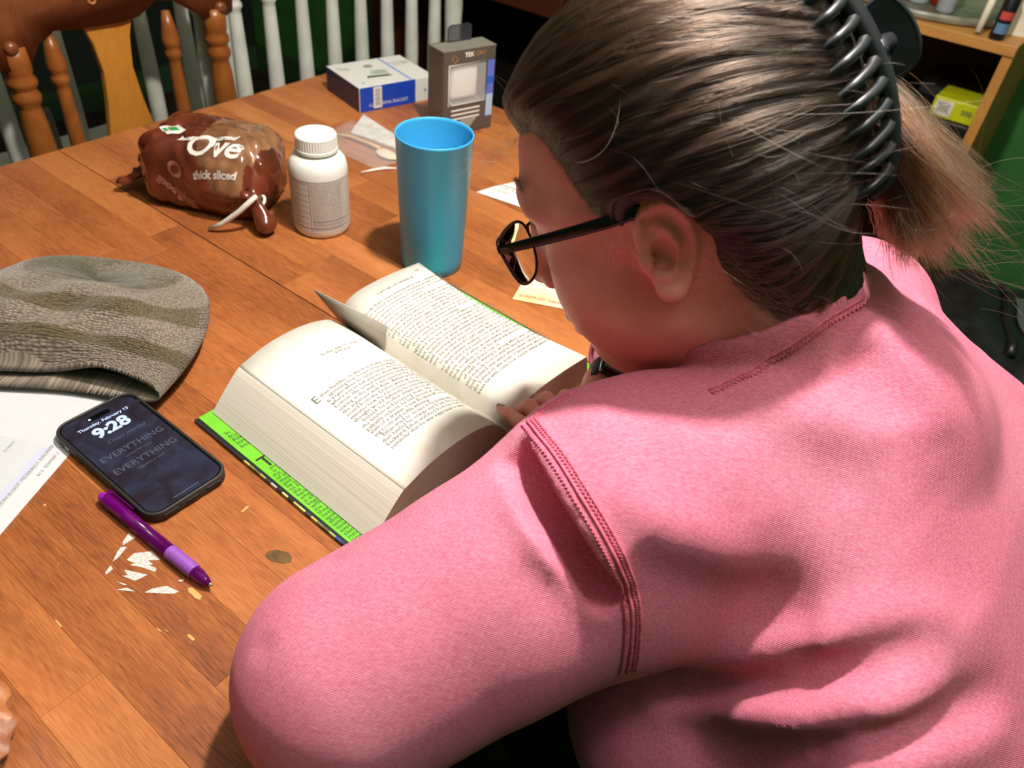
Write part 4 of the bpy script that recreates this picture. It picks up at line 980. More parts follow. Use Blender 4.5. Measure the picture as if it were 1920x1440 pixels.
# folds of the sweatshirt as lines on its surface: points (t, s, z), depth (+ groove, - ridge), width
FOLDS = [
    ([(0.2895, 0.194, 0.1782), (0.2721, 0.1668, 0.1856), (0.2582, 0.1373, 0.1809), (0.2518, 0.1117, 0.1687), (0.2521, 0.0931, 0.1561)], 0.05, 0.01, 4),
    ([(0.2995, 0.1884, 0.1724), (0.2873, 0.1641, 0.1754), (0.2749, 0.1344, 0.1683), (0.2684, 0.1101, 0.1543), (0.2664, 0.0951, 0.1409)], 0.07, 0.0135, 4),
    ([(0.3219, 0.2099, 0.1709), (0.2844, 0.1652, 0.1931), (0.2708, 0.1321, 0.1902), (0.2633, 0.1046, 0.178), (0.2589, 0.0869, 0.1597)], -0.012, 0.011, 2),
    ([(0.2759, 0.1833, 0.1798), (0.2571, 0.1508, 0.1803), (0.2476, 0.1196, 0.1682), (0.2483, 0.098, 0.1555), (0.2526, 0.0874, 0.1508)], -0.009, 0.012, 2),
    ([(0.2386, 0.1408, 0.1678), (0.2394, 0.1239, 0.1629), (0.2429, 0.1071, 0.1565), (0.2513, 0.0857, 0.1463)], 0.009, 0.014, 2),
    ([(0.235, 0.1279, 0.1612), (0.2344, 0.1068, 0.1469), (0.2436, 0.0833, 0.1226)], 0.004, 0.022, 2),
    ([(0.297, 0.1672, 0.1981), (0.2864, 0.1372, 0.2005), (0.2855, 0.1071, 0.1973), (0.2931, 0.0781, 0.1866), (0.3116, 0.0488, 0.1678), (0.3329, 0.0259, 0.1489)], -0.009, 0.018, 2),
    ([(0.2753, 0.0947, 0.1845), (0.2776, 0.076, 0.1726), (0.2963, 0.0519, 0.1581), (0.3239, 0.0291, 0.1395), (0.3339, -0.0032, 0.1497)], 0.011, 0.023, 2),
    ([(0.2602, 0.0782, 0.1515), (0.2847, 0.0489, 0.1316), (0.3199, 0.0202, 0.1168)], 0.005, 0.03, 2),
    ([(0.314, 0.0627, 0.0282), (0.3147, 0.0193, 0.0986), (0.3244, -0.0135, 0.1401), (0.354, -0.0433, 0.1568), (0.3882, -0.0646, 0.1552)], -0.007, 0.013, 2),
    ([(0.3042, 0.0628, 0.0165), (0.3097, 0.0252, 0.0639), (0.311, -0.01, 0.1192), (0.3334, -0.0355, 0.1475), (0.3726, -0.0562, 0.1564)], 0.01, 0.013, 2),
    ([(0.297, 0.0692, 0.0061), (0.3035, 0.0235, 0.0418), (0.2957, -0.0174, 0.0968), (0.3116, -0.0511, 0.1262), (0.3587, -0.0829, 0.1307)], -0.009, 0.013, 2),
    ([(0.2899, 0.0401, 0.0096), (0.2914, -0.0097, 0.0631), (0.2964, -0.0499, 0.1115), (0.341, -0.0867, 0.119), (0.3977, -0.1122, 0.112)], 0.012, 0.016, 2),
    ([(0.2886, -0.0342, 0.0754), (0.3132, -0.0745, 0.1109), (0.3832, -0.1209, 0.0997)], -0.007, 0.015, 2),
    ([(0.4532, 0.082, 0.2634), (0.4723, 0.0709, 0.2661), (0.4923, 0.0581, 0.2602), (0.5003, 0.0441, 0.2536)], 0.008, 0.01, 2),
    ([(0.4631, 0.0886, 0.2663), (0.5007, 0.0746, 0.2678), (0.5926, 0.0563, 0.2232), (0.5507, 0.0216, 0.2329)], -0.004, 0.014, 2),
    ([(0.4606, 0.0649, 0.261), (0.4688, 0.0477, 0.2534), (0.4646, 0.0271, 0.2469), (0.456, 0.0035, 0.2352), (0.4453, -0.0159, 0.2153)], -0.005, 0.016, 2),
    ([(0.4549, 0.0506, 0.2511), (0.4417, 0.0293, 0.2393), (0.4298, 0.0085, 0.2234)], 0.007, 0.018, 2),
    ([(0.491, 0.0412, 0.2535), (0.5001, 0.0327, 0.2511)], 0.008, 0.008, 2),
    ([(0.3988, 0.1182, 0.2196), (0.3952, 0.085, 0.2249), (0.3977, 0.0578, 0.223), (0.4082, 0.0312, 0.2213), (0.4219, 0.0171, 0.2232)], -0.006, 0.018, 2),
    ([(0.3599, 0.0759, 0.2147), (0.3761, 0.0397, 0.2056), (0.3885, 0.016, 0.1996)], 0.005, 0.03, 2),
    ([(0.354, 0.1865, 0.1953), (0.391, 0.1642, 0.1975), (0.3933, 0.1331, 0.2143)], -0.003, 0.012, 2),
    ([(0.1289, 0.2424, 0.1139), (0.1201, 0.2304, 0.1132)], 0.003, 0.007, 2),
    ([(0.1823, 0.2522, 0.1198), (0.1881, 0.2385, 0.1305)], 0.0025, 0.006, 2),
    ([(0.3559, 0.0534, 0.2025), (0.3632, 0.0154, 0.1791), (0.3525, -0.0092, 0.1665)], -0.003, 0.03, 2),
    ([(0.4022, -0.0141, 0.1925), (0.4037, -0.0517, 0.1685), (0.3943, -0.0752, 0.1481)], 0.003, 0.03, 2),
]
SEAM_ARMHOLE = [(0.312, 0.1976, 0.1866), (0.2962, 0.177, 0.1974), (0.2812, 0.1521, 0.2035), (0.2711, 0.1304, 0.2003), (0.2648, 0.1095, 0.191), (0.2622, 0.0949, 0.1783), (0.2644, 0.0861, 0.1596), (0.2612, 0.0781, 0.1452), (0.2586, 0.0734, 0.1288), (0.2579, 0.0709, 0.1125), (0.2585, 0.0703, 0.0993)]
SEAM_SHOULDER = [(0.3446, 0.1866, 0.1966), (0.3361, 0.1907, 0.1934), (0.3262, 0.1948, 0.189), (0.3125, 0.1959, 0.1878)]
SEAM_COLLAR = [(0.3908, 0.113, 0.2223), (0.4102, 0.1041, 0.2289), (0.4231, 0.0946, 0.2379), (0.4336, 0.0853, 0.2502), (0.4463, 0.0781, 0.26), (0.4727, 0.0727, 0.2609)]
def sweater_sdf(p):
    d = base_sweater(p)
    for pts, a, r, pw in FOLDS: d = d + fold(p, pts, a, r, pw)
    return d
# ------------------------------------------------------------------ the reader: head, skin, clothing
def B2W(a):
    a = np.asarray(a, float); return a[..., 0:1] * np.array(ALONG) + a[..., 1:2] * np.array(ACROSS) + a[..., 2:3] * np.array([0, 0, 1.0])
def W2B(a):
    a = np.asarray(a, float); return np.stack([a @ np.array(ALONG), a @ np.array(ACROSS), a[..., 2]], -1)
def head_axes(yaw, pitch, roll):
    cy_, sy_ = math.cos(yaw), math.sin(yaw); f = np.array([cy_, sy_, 0]); l = np.array([-sy_, cy_, 0]); u = np.array([0, 0, 1.0])
    f2 = f * math.cos(pitch) - u * math.sin(pitch); u2 = f * math.sin(pitch) + u * math.cos(pitch)
    return np.stack([f2, l * math.cos(roll) + u2 * math.sin(roll), -l * math.sin(roll) + u2 * math.cos(roll)], 1)
HM = head_axes(R(165.4), R(30.2), R(7.0)); HO = np.array([0.0986, 0.4872, 0.2809])
def H2W(a): return np.asarray(a, float) @ HM.T + HO
def W2H(a): return (np.asarray(a, float) - HO) @ HM
NB_H = W2H(B2W((0.487, 0.080, 0.165)))          # base of the neck in head coordinates
def skull_sdf(p):
    d = sd_ell(p, (-0.004, 0, 0.044), (0.099, 0.0765, 0.091))
    return smin(d, sd_ell(p, (-0.035, 0, 0.020), (0.066, 0.068, 0.070)), 0.03)
def ear_sdf(p):
    # the left ear, flaring back; local plane (x forward, z up), y outward
    a = R(16); c, s = math.cos(a), math.sin(a); q = (p - v3(0.000, 0.0715, 0.000)) / 0.90
    x = q[..., 0] * c + q[..., 1] * s * 1.0; y = -q[..., 0] * s + q[..., 1] * c; z = q[..., 2]
    b = R(-8); x, z = x * math.cos(b) - z * math.sin(b), x * math.sin(b) + z * math.cos(b)
    e = np.stack([x, y, z], -1)
    rim = [(0.007, 0.004, 0.006), (0.0085, 0.007, 0.018), (0.003, 0.010, 0.029), (-0.007, 0.012, 0.0345), (-0.018, 0.0125, 0.030), (-0.0245, 0.012, 0.018), (-0.0255, 0.011, 0.004), (-0.022, 0.009, -0.010), (-0.0175, 0.0075, -0.021), (-0.0115, 0.006, -0.029)]
    rim = [tuple(v) for v in catmull(rim, 3)]
    d, _ = d_poly(e, rim); d = d - 0.0036
    plate = sd_ell(e, (-0.008, 0.0055, 0.003), (0.0185, 0.0045, 0.0305)); d = smin(d, plate, 0.004)
    d = smin(d, sd_ell(e, (-0.007, 0.0055, -0.0265), (0.0100, 0.0050, 0.0090)), 0.006)
    d = smin(d, sd_ell(e, (-0.004, -0.004, 0.0), (0.016, 0.010, 0.024)), 0.006)
    ah, _ = d_poly(e, [tuple(v) for v in catmull([(-0.002, 0.008, 0.021), (-0.010, 0.0105, 0.016), (-0.0155, 0.0115, 0.005), (-0.0145, 0.0110, -0.007), (-0.0085, 0.0095, -0.0155)], 3)])
    d = smin(d, ah - 0.0030, 0.003)
    d = smax(d, -sd_ell(e, (-0.0045, 0.0115, -0.0015), (0.0085, 0.0110, 0.0125)), 0.0025)
    sc, _ = d_poly(e, [tuple(v) for v in catmull([(0.002, 0.012, 0.024), (-0.009, 0.0155, 0.0265), (-0.0185, 0.0155, 0.019), (-0.0205, 0.0145, 0.005), (-0.017, 0.0125, -0.008)], 3)])
    d = smax(d, -(sc - 0.0040), 0.0015)
    d = smin(d, sd_ell(e, (0.0065, 0.0075, -0.004), (0.0050, 0.0045, 0.0070)), 0.003)
    d = smin(d, sd_ell(e, (-0.0045, 0.008, -0.0155), (0.0060, 0.0045, 0.0040)), 0.003)
    d = smax(d, -sd_sphere(e, (0.0005, 0.002, -0.004), 0.0045), 0.002)
    return d * 0.90
def head_sdf(p):
    d = skull_sdf(p)
    pm = p.copy(); pm[..., 1] = np.abs(pm[..., 1])          # symmetric features
    d = smin(d, sd_ell(p, (0.044, 0, -0.018), (0.049, 0.053, 0.074)), 0.03)
    d = smin(d, sd_cone(pm, (0.002, 0.046, -0.046), (0.056, 0.016, -0.077), 0.022, 0.018), 0.025)
    d = smin(d, sd_sphere(p, (0.069, 0, -0.079), 0.017), 0.018)
    d = smin(d, sd_ell(pm, (0.052, 0.036, -0.026), (0.031, 0.030, 0.034)), 0.02)
    d = smin(d, sd_ell(pm, (0.034, 0.042, -0.046), (0.034, 0.026, 0.030)), 0.02)
    d = smin(d, sd_cone(pm, (0.091, 0.012, 0.046), (0.074, 0.046, 0.042), 0.009, 0.010), 0.012)
    d = smax(d, -sd_ell(pm, (0.104, 0.032, 0.020), (0.018, 0.017, 0.013)), 0.012)
    d = smin(d, sd_sphere(pm, (0.0735, 0.032, 0.022), 0.0128), 0.003)
    d = smin(d, sd_cone(p, (0.090, 0, 0.034), (0.108, 0, -0.014), 0.008, 0.0115), 0.012)
    d = smin(d, sd_sphere(pm, (0.099, 0.0115, -0.020), 0.0075), 0.006)
    d = smin(d, sd_ell(p, (0.088, 0, -0.050), (0.014, 0.024, 0.0075)), 0.004)
    d = smin(d, sd_ell(p, (0.085, 0, -0.0620), (0.014, 0.021, 0.0080)), 0.004)
    # neck and throat
    d = smin(d, sd_cone(p, (-0.030, 0, -0.020), tuple(NB_H), 0.056, 0.064), 0.03)
    d = smin(d, sd_cone(p, (0.036, 0, -0.070), tuple(NB_H + np.array([0.03, 0, -0.01])), 0.030, 0.050), 0.035)
    ear = np.full(d.shape, 1.0, np.float32)
    lo, hi = v3(-0.05, 0.04, -0.05), v3(0.03, 0.115, 0.055)
    for sgn in (1, -1):
        q = p * v3(1, sgn, 1); mk = ((q > lo) & (q < hi)).all(-1)
        if mk.any(): ear[mk] = ear_sdf(q[mk])
        d = smin(d, ear, 0.004); ear[:] = 1.0
    return d
def neck_only(p):
    return sd_cone(p, (-0.030, 0, -0.020), tuple(NB_H), 0.056, 0.064)

# materials
M_skin = mat('skin', (206, 128, 108), 0.5, sss=0.12)
N, L, B = nodes(M_skin); B.inputs['Subsurface Radius'].default_value = (0.012, 0.005, 0.003); B.inputs['Subsurface Scale'].default_value = 0.6
tc = N.new('ShaderNodeTexCoord'); nz = N.new('ShaderNodeTexNoise'); nz.inputs['Scale'].default_value = 22; nz.inputs['Detail'].default_value = 4; L.new(tc.outputs['Object'], nz.inputs['Vector'])
cr = N.new('ShaderNodeValToRGB'); cr.color_ramp.elements[0].position = 0.3; cr.color_ramp.elements[0].color = srgb(230, 142, 130); cr.color_ramp.elements[1].position = 0.7; cr.color_ramp.elements[1].color = srgb(242, 170, 158)
L.new(nz.outputs['Fac'], cr.inputs[0]); L.new(cr.outputs[0], B.inputs['Base Color'])
n2 = N.new('ShaderNodeTexNoise'); n2.inputs['Scale'].default_value = 900; L.new(tc.outputs['Object'], n2.inputs['Vector'])
bp = N.new('ShaderNodeBump'); bp.inputs['Strength'].default_value = 0.12; bp.inputs['Distance'].default_value = 0.0006; L.new(n2.outputs['Fac'], bp.inputs['Height']); L.new(bp.outputs[0], B.inputs['Normal'])

M_sweat = mat('sweatshirt_fleece', (236, 112, 142), 0.9, sheen=0.12)
N, L, B = nodes(M_sweat); B.inputs['Sheen Tint'].default_value = srgb(255, 170, 190)
tc = N.new('ShaderNodeTexCoord')
def nzn(sc_, det, st=(1, 1, 1), rot=(0, 0, 0), rough=0.5):
    mp = N.new('ShaderNodeMapping'); mp.inputs['Scale'].default_value = st; mp.inputs['Rotation'].default_value = rot; L.new(tc.outputs['Object'], mp.inputs[0])
    n = N.new('ShaderNodeTexNoise'); n.inputs['Scale'].default_value = sc_; n.inputs['Detail'].default_value = det; n.inputs['Roughness'].default_value = rough; L.new(mp.outputs[0], n.inputs['Vector']); return n
heather = nzn(1.0, 4, (260, 700, 700), (0, R(40), R(35)), 0.65)
blotch = nzn(9, 4)
wv = N.new('ShaderNodeTexWave'); wv.wave_type = 'BANDS'; wv.bands_direction = 'DIAGONAL'; wv.inputs['Scale'].default_value = 330; wv.inputs['Distortion'].default_value = 1.2; wv.inputs['Detail'].default_value = 1; wv.inputs['Detail Scale'].default_value = 0.6
mpw = N.new('ShaderNodeMapping'); mpw.inputs['Rotation'].default_value = (R(20), R(35), R(10)); L.new(tc.outputs['Object'], mpw.inputs[0]); L.new(mpw.outputs[0], wv.inputs['Vector'])
a1 = N.new('ShaderNodeMath'); a1.operation = 'MULTIPLY_ADD'; L.new(heather.outputs['Fac'], a1.inputs[0]); a1.inputs[1].default_value = 0.55
a2 = N.new('ShaderNodeMath'); a2.operation = 'MULTIPLY_ADD'; L.new(wv.outputs['Fac'], a2.inputs[0]); a2.inputs[1].default_value = 0.27
a3 = N.new('ShaderNodeMath'); a3.operation = 'MULTIPLY'; L.new(blotch.outputs['Fac'], a3.inputs[0]); a3.inputs[1].default_value = 0.28
L.new(a3.outputs[0], a2.inputs[2]); L.new(a2.outputs[0], a1.inputs[2])
cr = N.new('ShaderNodeValToRGB'); el = cr.color_ramp.elements
el[0].position = 0.34; el[0].color = srgb(176, 78, 108); el[1].position = 0.82; el[1].color = srgb(238, 164, 186)
e = el.new(0.585); e.color = srgb(216, 118, 146)
L.new(a1.outputs[0], cr.inputs[0]); L.new(cr.outputs[0], B.inputs['Base Color'])
bp = N.new('ShaderNodeBump'); bp.inputs['Strength'].default_value = 0.4; bp.inputs['Distance'].default_value = 0.0005
a4 = N.new('ShaderNodeMath'); a4.operation = 'ADD'; L.new(wv.outputs['Fac'], a4.inputs[0]); L.new(heather.outputs['Fac'], a4.inputs[1]); L.new(a4.outputs[0], bp.inputs['Height']); L.new(bp.outputs[0], B.inputs['Normal'])
M_seam = add_noise_color(mat('seam_thread', (210, 98, 126), 0.85), (196, 84, 112), (226, 118, 144), scale=400)
M_trous = add_noise_color(mat('trousers_black', (14, 14, 16), 0.9), (10, 10, 12), (20, 20, 23), scale=120)

reader = empty('person', B2W((0.50, -0.22, -0.75)).tolist())
tag(reader, 'person in a pink sweatshirt bent over the open book, reading', 'person')
inv_r = reader.matrix_basis.inverted()
def part(o):
    o.parent = reader; o.matrix_parent_inverse = inv_r; return o

# --- body: head and neck, hands, and the trunk under the clothes, one mesh
meshes = []
V, Fc = sdf_mesh('h', head_sdf, (-0.125, -0.105, -0.150), (0.135, 0.110, 0.150), 0.0016, 1)
meshes.append((H2W(V), Fc))
def hand_sdf_factory(wr, fwd, nrm, thumb_side, curls):
    """wr, fwd, nrm in body coordinates; nrm points out of the back of the hand"""
    f = np.array(fwd, float); f /= np.linalg.norm(f); n = np.array(nrm, float); n -= f * (n @ f); n /= np.linalg.norm(n); s = np.cross(n, f) * thumb_side
    o = np.array(wr, float)
    def at(a, b, c): return tuple(o + f * a + s * b + n * c)
    segs = [(at(-0.05, 0, 0), at(0.0, 0, 0), 0.024, 0.021)]
    palm = [(at(0.012, 0.016, 0), at(0.070, 0.024, 0.0), 0.014, 0.0125), (at(0.012, 0.004, 0.001), at(0.074, 0.007, 0.002), 0.015, 0.0125), (at(0.012, -0.010, 0), at(0.070, -0.011, 0.001), 0.014, 0.012), (at(0.012, -0.018, -0.001), at(0.062, -0.027, -0.001), 0.013, 0.011)]
    fing = []
    for (b, ln_, r), curl in zip(((0.025, 0.072, 0.0082), (0.008, 0.080, 0.0085), (-0.010, 0.074, 0.0081), (-0.027, 0.058, 0.0072)), curls):
        p = np.array([0.070 if b > -0.02 else 0.062, b, 0.001]); ang = R(12)
        for k, fr in enumerate((0.46, 0.30, 0.24)):
            q = p + np.array([math.cos(ang), 0.06 * b / 0.02, -math.sin(ang)]) * ln_ * fr; fing.append((at(*p), at(*q), r * (1 - 0.08 * k), r * (0.92 - 0.10 * k))); p = q; ang += R(curl)
    th = [(at(0.018, 0.020, -0.004), at(0.040, 0.046, -0.008), 0.013, 0.0105), (at(0.040, 0.046, -0.008), at(0.066, 0.056, -0.011), 0.0105, 0.0092), (at(0.066, 0.056, -0.011), at(0.090, 0.058, -0.015), 0.0092, 0.0075)]
    allp = segs + palm + fing + th
    pts = np.array([q for sg in allp for q in sg[:2]])
    def fn(p):
        d = None
        for a, b, ra, rb in segs + palm:
            e = sd_cone(p, a, b, ra, rb); d = e if d is None else smin(d, e, 0.012)
        for grp in (fing, th):
            for a, b, ra, rb in grp: d = smin(d, sd_cone(p, a, b, ra, rb), 0.004)
        return d
    return fn, pts.min(0) - 0.02, pts.max(0) + 0.02, (fing, th)
def dirv(a, b): return tuple(np.array(b) - np.array(a))
LH, lo_, hi_, lparts = hand_sdf_factory((0.424, 0.188, 0.040), (0.38, 0.90, 0.13), (0.0, -0.1, 1.0), -1, (52, 52, 42, 6))
V, Fc = sdf_mesh('lh', LH, lo_, hi_, 0.0024, 1); meshes.append((B2W(V), Fc))
RH, lo_, hi_, rparts = hand_sdf_factory((0.520, 0.238, 0.072), (-0.85, -0.45, 0.0), (0.0, -0.05, 1.0), 1, (16, 18, 18, 20))
V, Fc = sdf_mesh('rh', RH, lo_, hi_, 0.0024, 1); meshes.append((B2W(V), Fc))
def trunk_sdf(p):
    d = torso_sdf(p) + 0.016
    d = smin(d, arm_sdf(p, L_SH, L_EL, L_WR, (0.050, 0.048, 0.044, 0.026, 0.022)), 0.03); d = smin(d, arm_sdf(p, R_SH, R_EL, R_WR, (0.048, 0.046, 0.036, 0.026, 0.022)), 0.03)
    nt = W2B(H2W((-0.030, 0, -0.020)))
    return smin(d, sd_cone(p, tuple(nt), (0.487, 0.080, 0.165), 0.050, 0.056), 0.03)
V, Fc = sdf_mesh('tr', trunk_sdf, (0.05, -0.40, -0.32), (0.86, 0.32, 0.30), 0.011, 1); meshes.append((B2W(V), Fc))
off = 0; AV = []; AF = []
for V, Fc in meshes: AV.append(V); AF.append(Fc + off); off += len(V)
me = quad_mesh('body', np.concatenate(AV), np.concatenate(AF)); me.materials.append(M_skin)
body = part(link('body', me)); body['label'] = 'bare head, neck and hands'
# dark painted nails
M_nail = mat('nail_polish', (52, 24, 34), 0.25)
for prt, nrm in ((lparts, (0, -0.15, 1)), (rparts, (0, -0.15, 1))):
    fing, th = prt
    tips = [fing[2], fing[5], fing[8], fing[11], th[2]]
    for a, b, ra, rb in tips:
        a, b = np.array(a), np.array(b); ax = (b - a) / np.linalg.norm(b - a); n = np.array(nrm, float); n -= ax * (n @ ax); n /= np.linalg.norm(n); s = np.cross(n, ax)
        V = []; 
        for i in range(6):
            for j in range(5):
                u = i / 5; w_ = (j - 2) / 2; c = a + ax * (np.linalg.norm(b - a) * (0.45 + 0.85 * u)) ; wd = rb * 0.78 * (1 - 0.25 * u ** 3)
                V.append(c + s * wd * w_ + n * (rb * (1.04 - 0.42 * w_ * w_) - 0.0012 * u * u))
        o = pydata('nail', B2W(np.array(V)), grid_faces(6, 5), M_nail); md = o.modifiers.new('s', 'SOLIDIFY'); md.thickness = 0.0007
        o.parent = body

# --- sweatshirt
NH = lambda p: neck_only(((p[..., 0:1] * v3(*ALONG) + p[..., 1:2] * v3(*ACROSS) + p[..., 2:3] * v3(0, 0, 1)) - v3(*HO)) @ HM.astype(np.float32))
_nt = W2B(H2W((-0.030, 0, -0.020))); _nb = np.array((0.487, 0.080, 0.165)); NAX = (_nt - _nb) / np.linalg.norm(_nt - _nb)
COLL = 0.083
def sweat_full(p):
    d = sweater_sdf(p)
    nk = NH(p); ax = (p - v3(*_nb)) @ v3(*NAX)
    d = smax(d, -np.maximum(nk - 0.004, 0.074 - ax), 0.006)                                   # opening round the neck
    band = np.maximum(np.abs(nk - 0.0070) - 0.0044, np.abs(ax - COLL) - 0.011)
    d = smin(d, band, 0.004)
    d = np.maximum(d, -(p[..., 2] - 0.0012) * 1.0 - 10 * (p[..., 1] < 0.165))   # resting flat on the table
    wl = (p - v3(*L_WR)) @ (v3(*L_WR) - v3(*L_EL)) / np.linalg.norm(np.array(L_WR) - np.array(L_EL))
    return d
V, Fc = sdf_mesh('sw', sweat_full, (0.06, -0.42, -0.34), (0.86, 0.34, 0.33), 0.0042, 1)
me = quad_mesh('sweatshirt', B2W(V), Fc); me.materials.append(M_sweat)
sw = part(link('sweatshirt', me)); sw['label'] = 'heathered pink sweatshirt with stitched armhole seams'
# cuffs
for wr, el, nm in ((L_WR, L_EL, 'cuff'), (R_WR, R_EL, 'cuff')):
    ax = np.array(wr) - np.array(el); ax /= np.linalg.norm(ax)
    M4 = Matrix.Translation(Vector(B2W(np.array(wr)))) @ Vector(B2W(ax)).to_track_quat('Z', 'Y').to_matrix().to_4x4()
    prof = [(0.026, -0.03), (0.0335, -0.028), (0.0335, 0.012), (0.0325, 0.0145), (0.030, 0.0145), (0.0285, 0.012), (0.0265, -0.02)]
    o = lathe(nm, prof, M_sweat, None, n=40, cap=False, mtx=M4); part(o)
# seams: a doubled ridge of thread following the cloth
def seam(pts, offs, rad, name, k=6, zig=0.0, pre=0.0):
    P = np.array(catmull(pts, k), np.float32)
    if pre: P = P + pre * sdf_grad(NH, P)
    P = to_surface(sweat_full, P, 0.0)
    n = sdf_grad(sweat_full, P); tg = np.gradient(P, axis=0); tg /= np.linalg.norm(tg, axis=1, keepdims=True); sd = np.cross(tg, n)
    for o_ in offs:
        path = P + sd * o_
        if zig: path = path + sd * (zig * np.where(np.arange(len(P)) % 2, 1, -1))[:, None]
        path = to_surface(sweat_full, path, rad * 0.45, 3)
        s_ = tube(name, [tuple(q) for q in B2W(path)], rad, M_seam, None, 6); s_.parent = sw
seam(SEAM_ARMHOLE, (-0.0045, 0.0005), 0.0011, 'armhole_seam'); seam(SEAM_ARMHOLE, (0.0046, -0.0022), 0.0008, 'overlock_stitching', 18, 0.0009)
seam(SEAM_SHOULDER, (-0.001,), 0.0009, 'shoulder_seam'); seam(SEAM_SHOULDER, (0.003,), 0.0008, 'overlock_stitching', 14, 0.0012)
seam(SEAM_COLLAR, (-0.0015,), 0.0008, 'collar_seam', pre=0.012); seam(SEAM_COLLAR, (0.002,), 0.0008, 'overlock_stitching', 16, 0.0012, pre=0.012)
# --- trousers, shoes
def trous(p):
    d = sd_ell(p, (0.51, -0.28, -0.215), (0.20, 0.15, 0.085))
    for sg in (-1, 1):
        h_, k_, f_ = (0.51 + sg * 0.10, -0.26, -0.222), (0.51 + sg * 0.13, 0.15, -0.225), (0.51 + sg * 0.13, 0.06, -0.66)
        d = smin(d, sd_cone(p, h_, k_, 0.085, 0.066), 0.03); d = smin(d, sd_cone(p, k_, f_, 0.066, 0.05), 0.02)
    return d
V, Fc = sdf_mesh('tp', trous, (0.22, -0.48, -0.73), (0.80, 0.26, -0.10), 0.011, 1)
me = quad_mesh('trousers', B2W(V), Fc); me.materials.append(M_trous); part(link('trousers', me))
for sg in (-1, 1):
    V, Fc = sdf_mesh('sh', lambda p: smax(smin(sd_cone(p, (0.51 + sg * 0.13, 0.045, -0.715), (0.51 + sg * 0.14, 0.22, -0.725), 0.042, 0.034), sd_cone(p, (0.51 + sg * 0.13, 0.05, -0.70), (0.51 + sg * 0.13, 0.06, -0.65), 0.045, 0.05), 0.03), -(p[..., 2] + 0.749), 0.004), (0.3, -0.05, -0.76), (0.75, 0.30, -0.58), 0.009, 1)
    me = quad_mesh('shoe', B2W(V), Fc); me.materials.append(mat('shoe_black', (16, 16, 18), 0.5)); part(link('shoe', me))
# ------------------------------------------------------------------ hair (head coordinates, then placed)
HC = v3(-0.012, 0.0, 0.045)
def hair_edge(p):
    """positive behind the hairline"""
    x, y, z = p[..., 0], np.abs(p[..., 1]), p[..., 2]
    xb = np.interp(z, [-0.10, -0.080, -0.066, -0.047, -0.022, 0.002, 0.012, 0.020, 0.028, 0.045, 0.065, 0.082, 0.095, 0.105, 0.12], [-0.075, -0.062, -0.046, -0.034, -0.028, -0.024, 0.002, 0.020, 0.031, 0.040, 0.047, 0.058, 0.074, 0.10, 0.16])
    xb = xb + 0.028 * np.clip(1 - (y / 0.05) ** 2, 0, 1) * (z > 0.05)
    ear = 1 - ((x + 0.010) / 0.026) ** 2 - ((z - 0.000) / 0.040) ** 2
    return (xb - x - 0.06 * np.clip(ear * 2, 0, 1) * (y > 0.045)).astype(np.float32)
def scalp_sdf(p):
    d = skull_sdf(p)
    d = smin(d, sd_cone(p, (-0.030, 0, -0.020), tuple(NB_H), 0.056, 0.060), 0.03)
    return d
def hair_sdf(p):
    g = hair_edge(p); k = np.clip((g + 0.003) / 0.050, 0, 1); k = k * (2 - k)
    d = scalp_sdf(p) - (-0.007 + 0.020 * k)
    d = smin(d, sd_ell(p, (-0.100, 0.002, 0.052), (0.024, 0.032, 0.072)), 0.014)      # twist held by the clip
    # shallow valleys between locks
    ang = np.arctan2(p[..., 2] - 0.045, np.abs(p[..., 1]) + 0.02)
    d = d + k * 0.0007 * np.sin(ang * 31 + 7 * np.sin(p[..., 0] * 21) + 3 * np.sin(ang * 7)) + k * 0.0005 * np.sin(ang * 67 + 6 * np.sin(p[..., 0] * 33 + 1))
    return d
def hair_mat(name, col, rough=0.26, rr=0.40, off=2.0):
    mt = bpy.data.materials.new(name); mt.use_nodes = True; N = mt.node_tree.nodes; L = mt.node_tree.links
    N.remove(N['Principled BSDF']); h = N.new('ShaderNodeBsdfHairPrincipled'); h.parametrization = 'COLOR'
    h.inputs['Color'].default_value = srgb(*col); h.inputs['Roughness'].default_value = rough; h.inputs['Radial Roughness'].default_value = rr
    h.inputs['Random Roughness'].default_value = 0.2
    info = N.new('ShaderNodeHairInfo'); hs = N.new('ShaderNodeHueSaturation'); hs.inputs['Color'].default_value = srgb(*col)
    mp = N.new('ShaderNodeMapRange'); mp.inputs['To Min'].default_value = 0.55; mp.inputs['To Max'].default_value = 1.7; L.new(info.outputs['Random'], mp.inputs['Value']); L.new(mp.outputs[0], hs.inputs['Value']); L.new(hs.outputs[0], h.inputs['Color'])
    L.new(h.outputs[0], N['Material Output'].inputs['Surface']); return mt
M_hair = hair_mat('hair_dark_brown', (40, 28, 21)); M_tail = hair_mat('hair_light_brown', (84, 54, 34)); M_wisp = hair_mat('hair_wisp', (92, 72, 54))
M_cap = add_noise_color(mat('hair_base_brown', (28, 19, 14), 0.5), (18, 12, 9), (38, 27, 20), scale=60)
V, Fc = sdf_mesh('hc', hair_sdf, (-0.145, -0.105, -0.105), (0.110, 0.105, 0.165), 0.0022, 1)
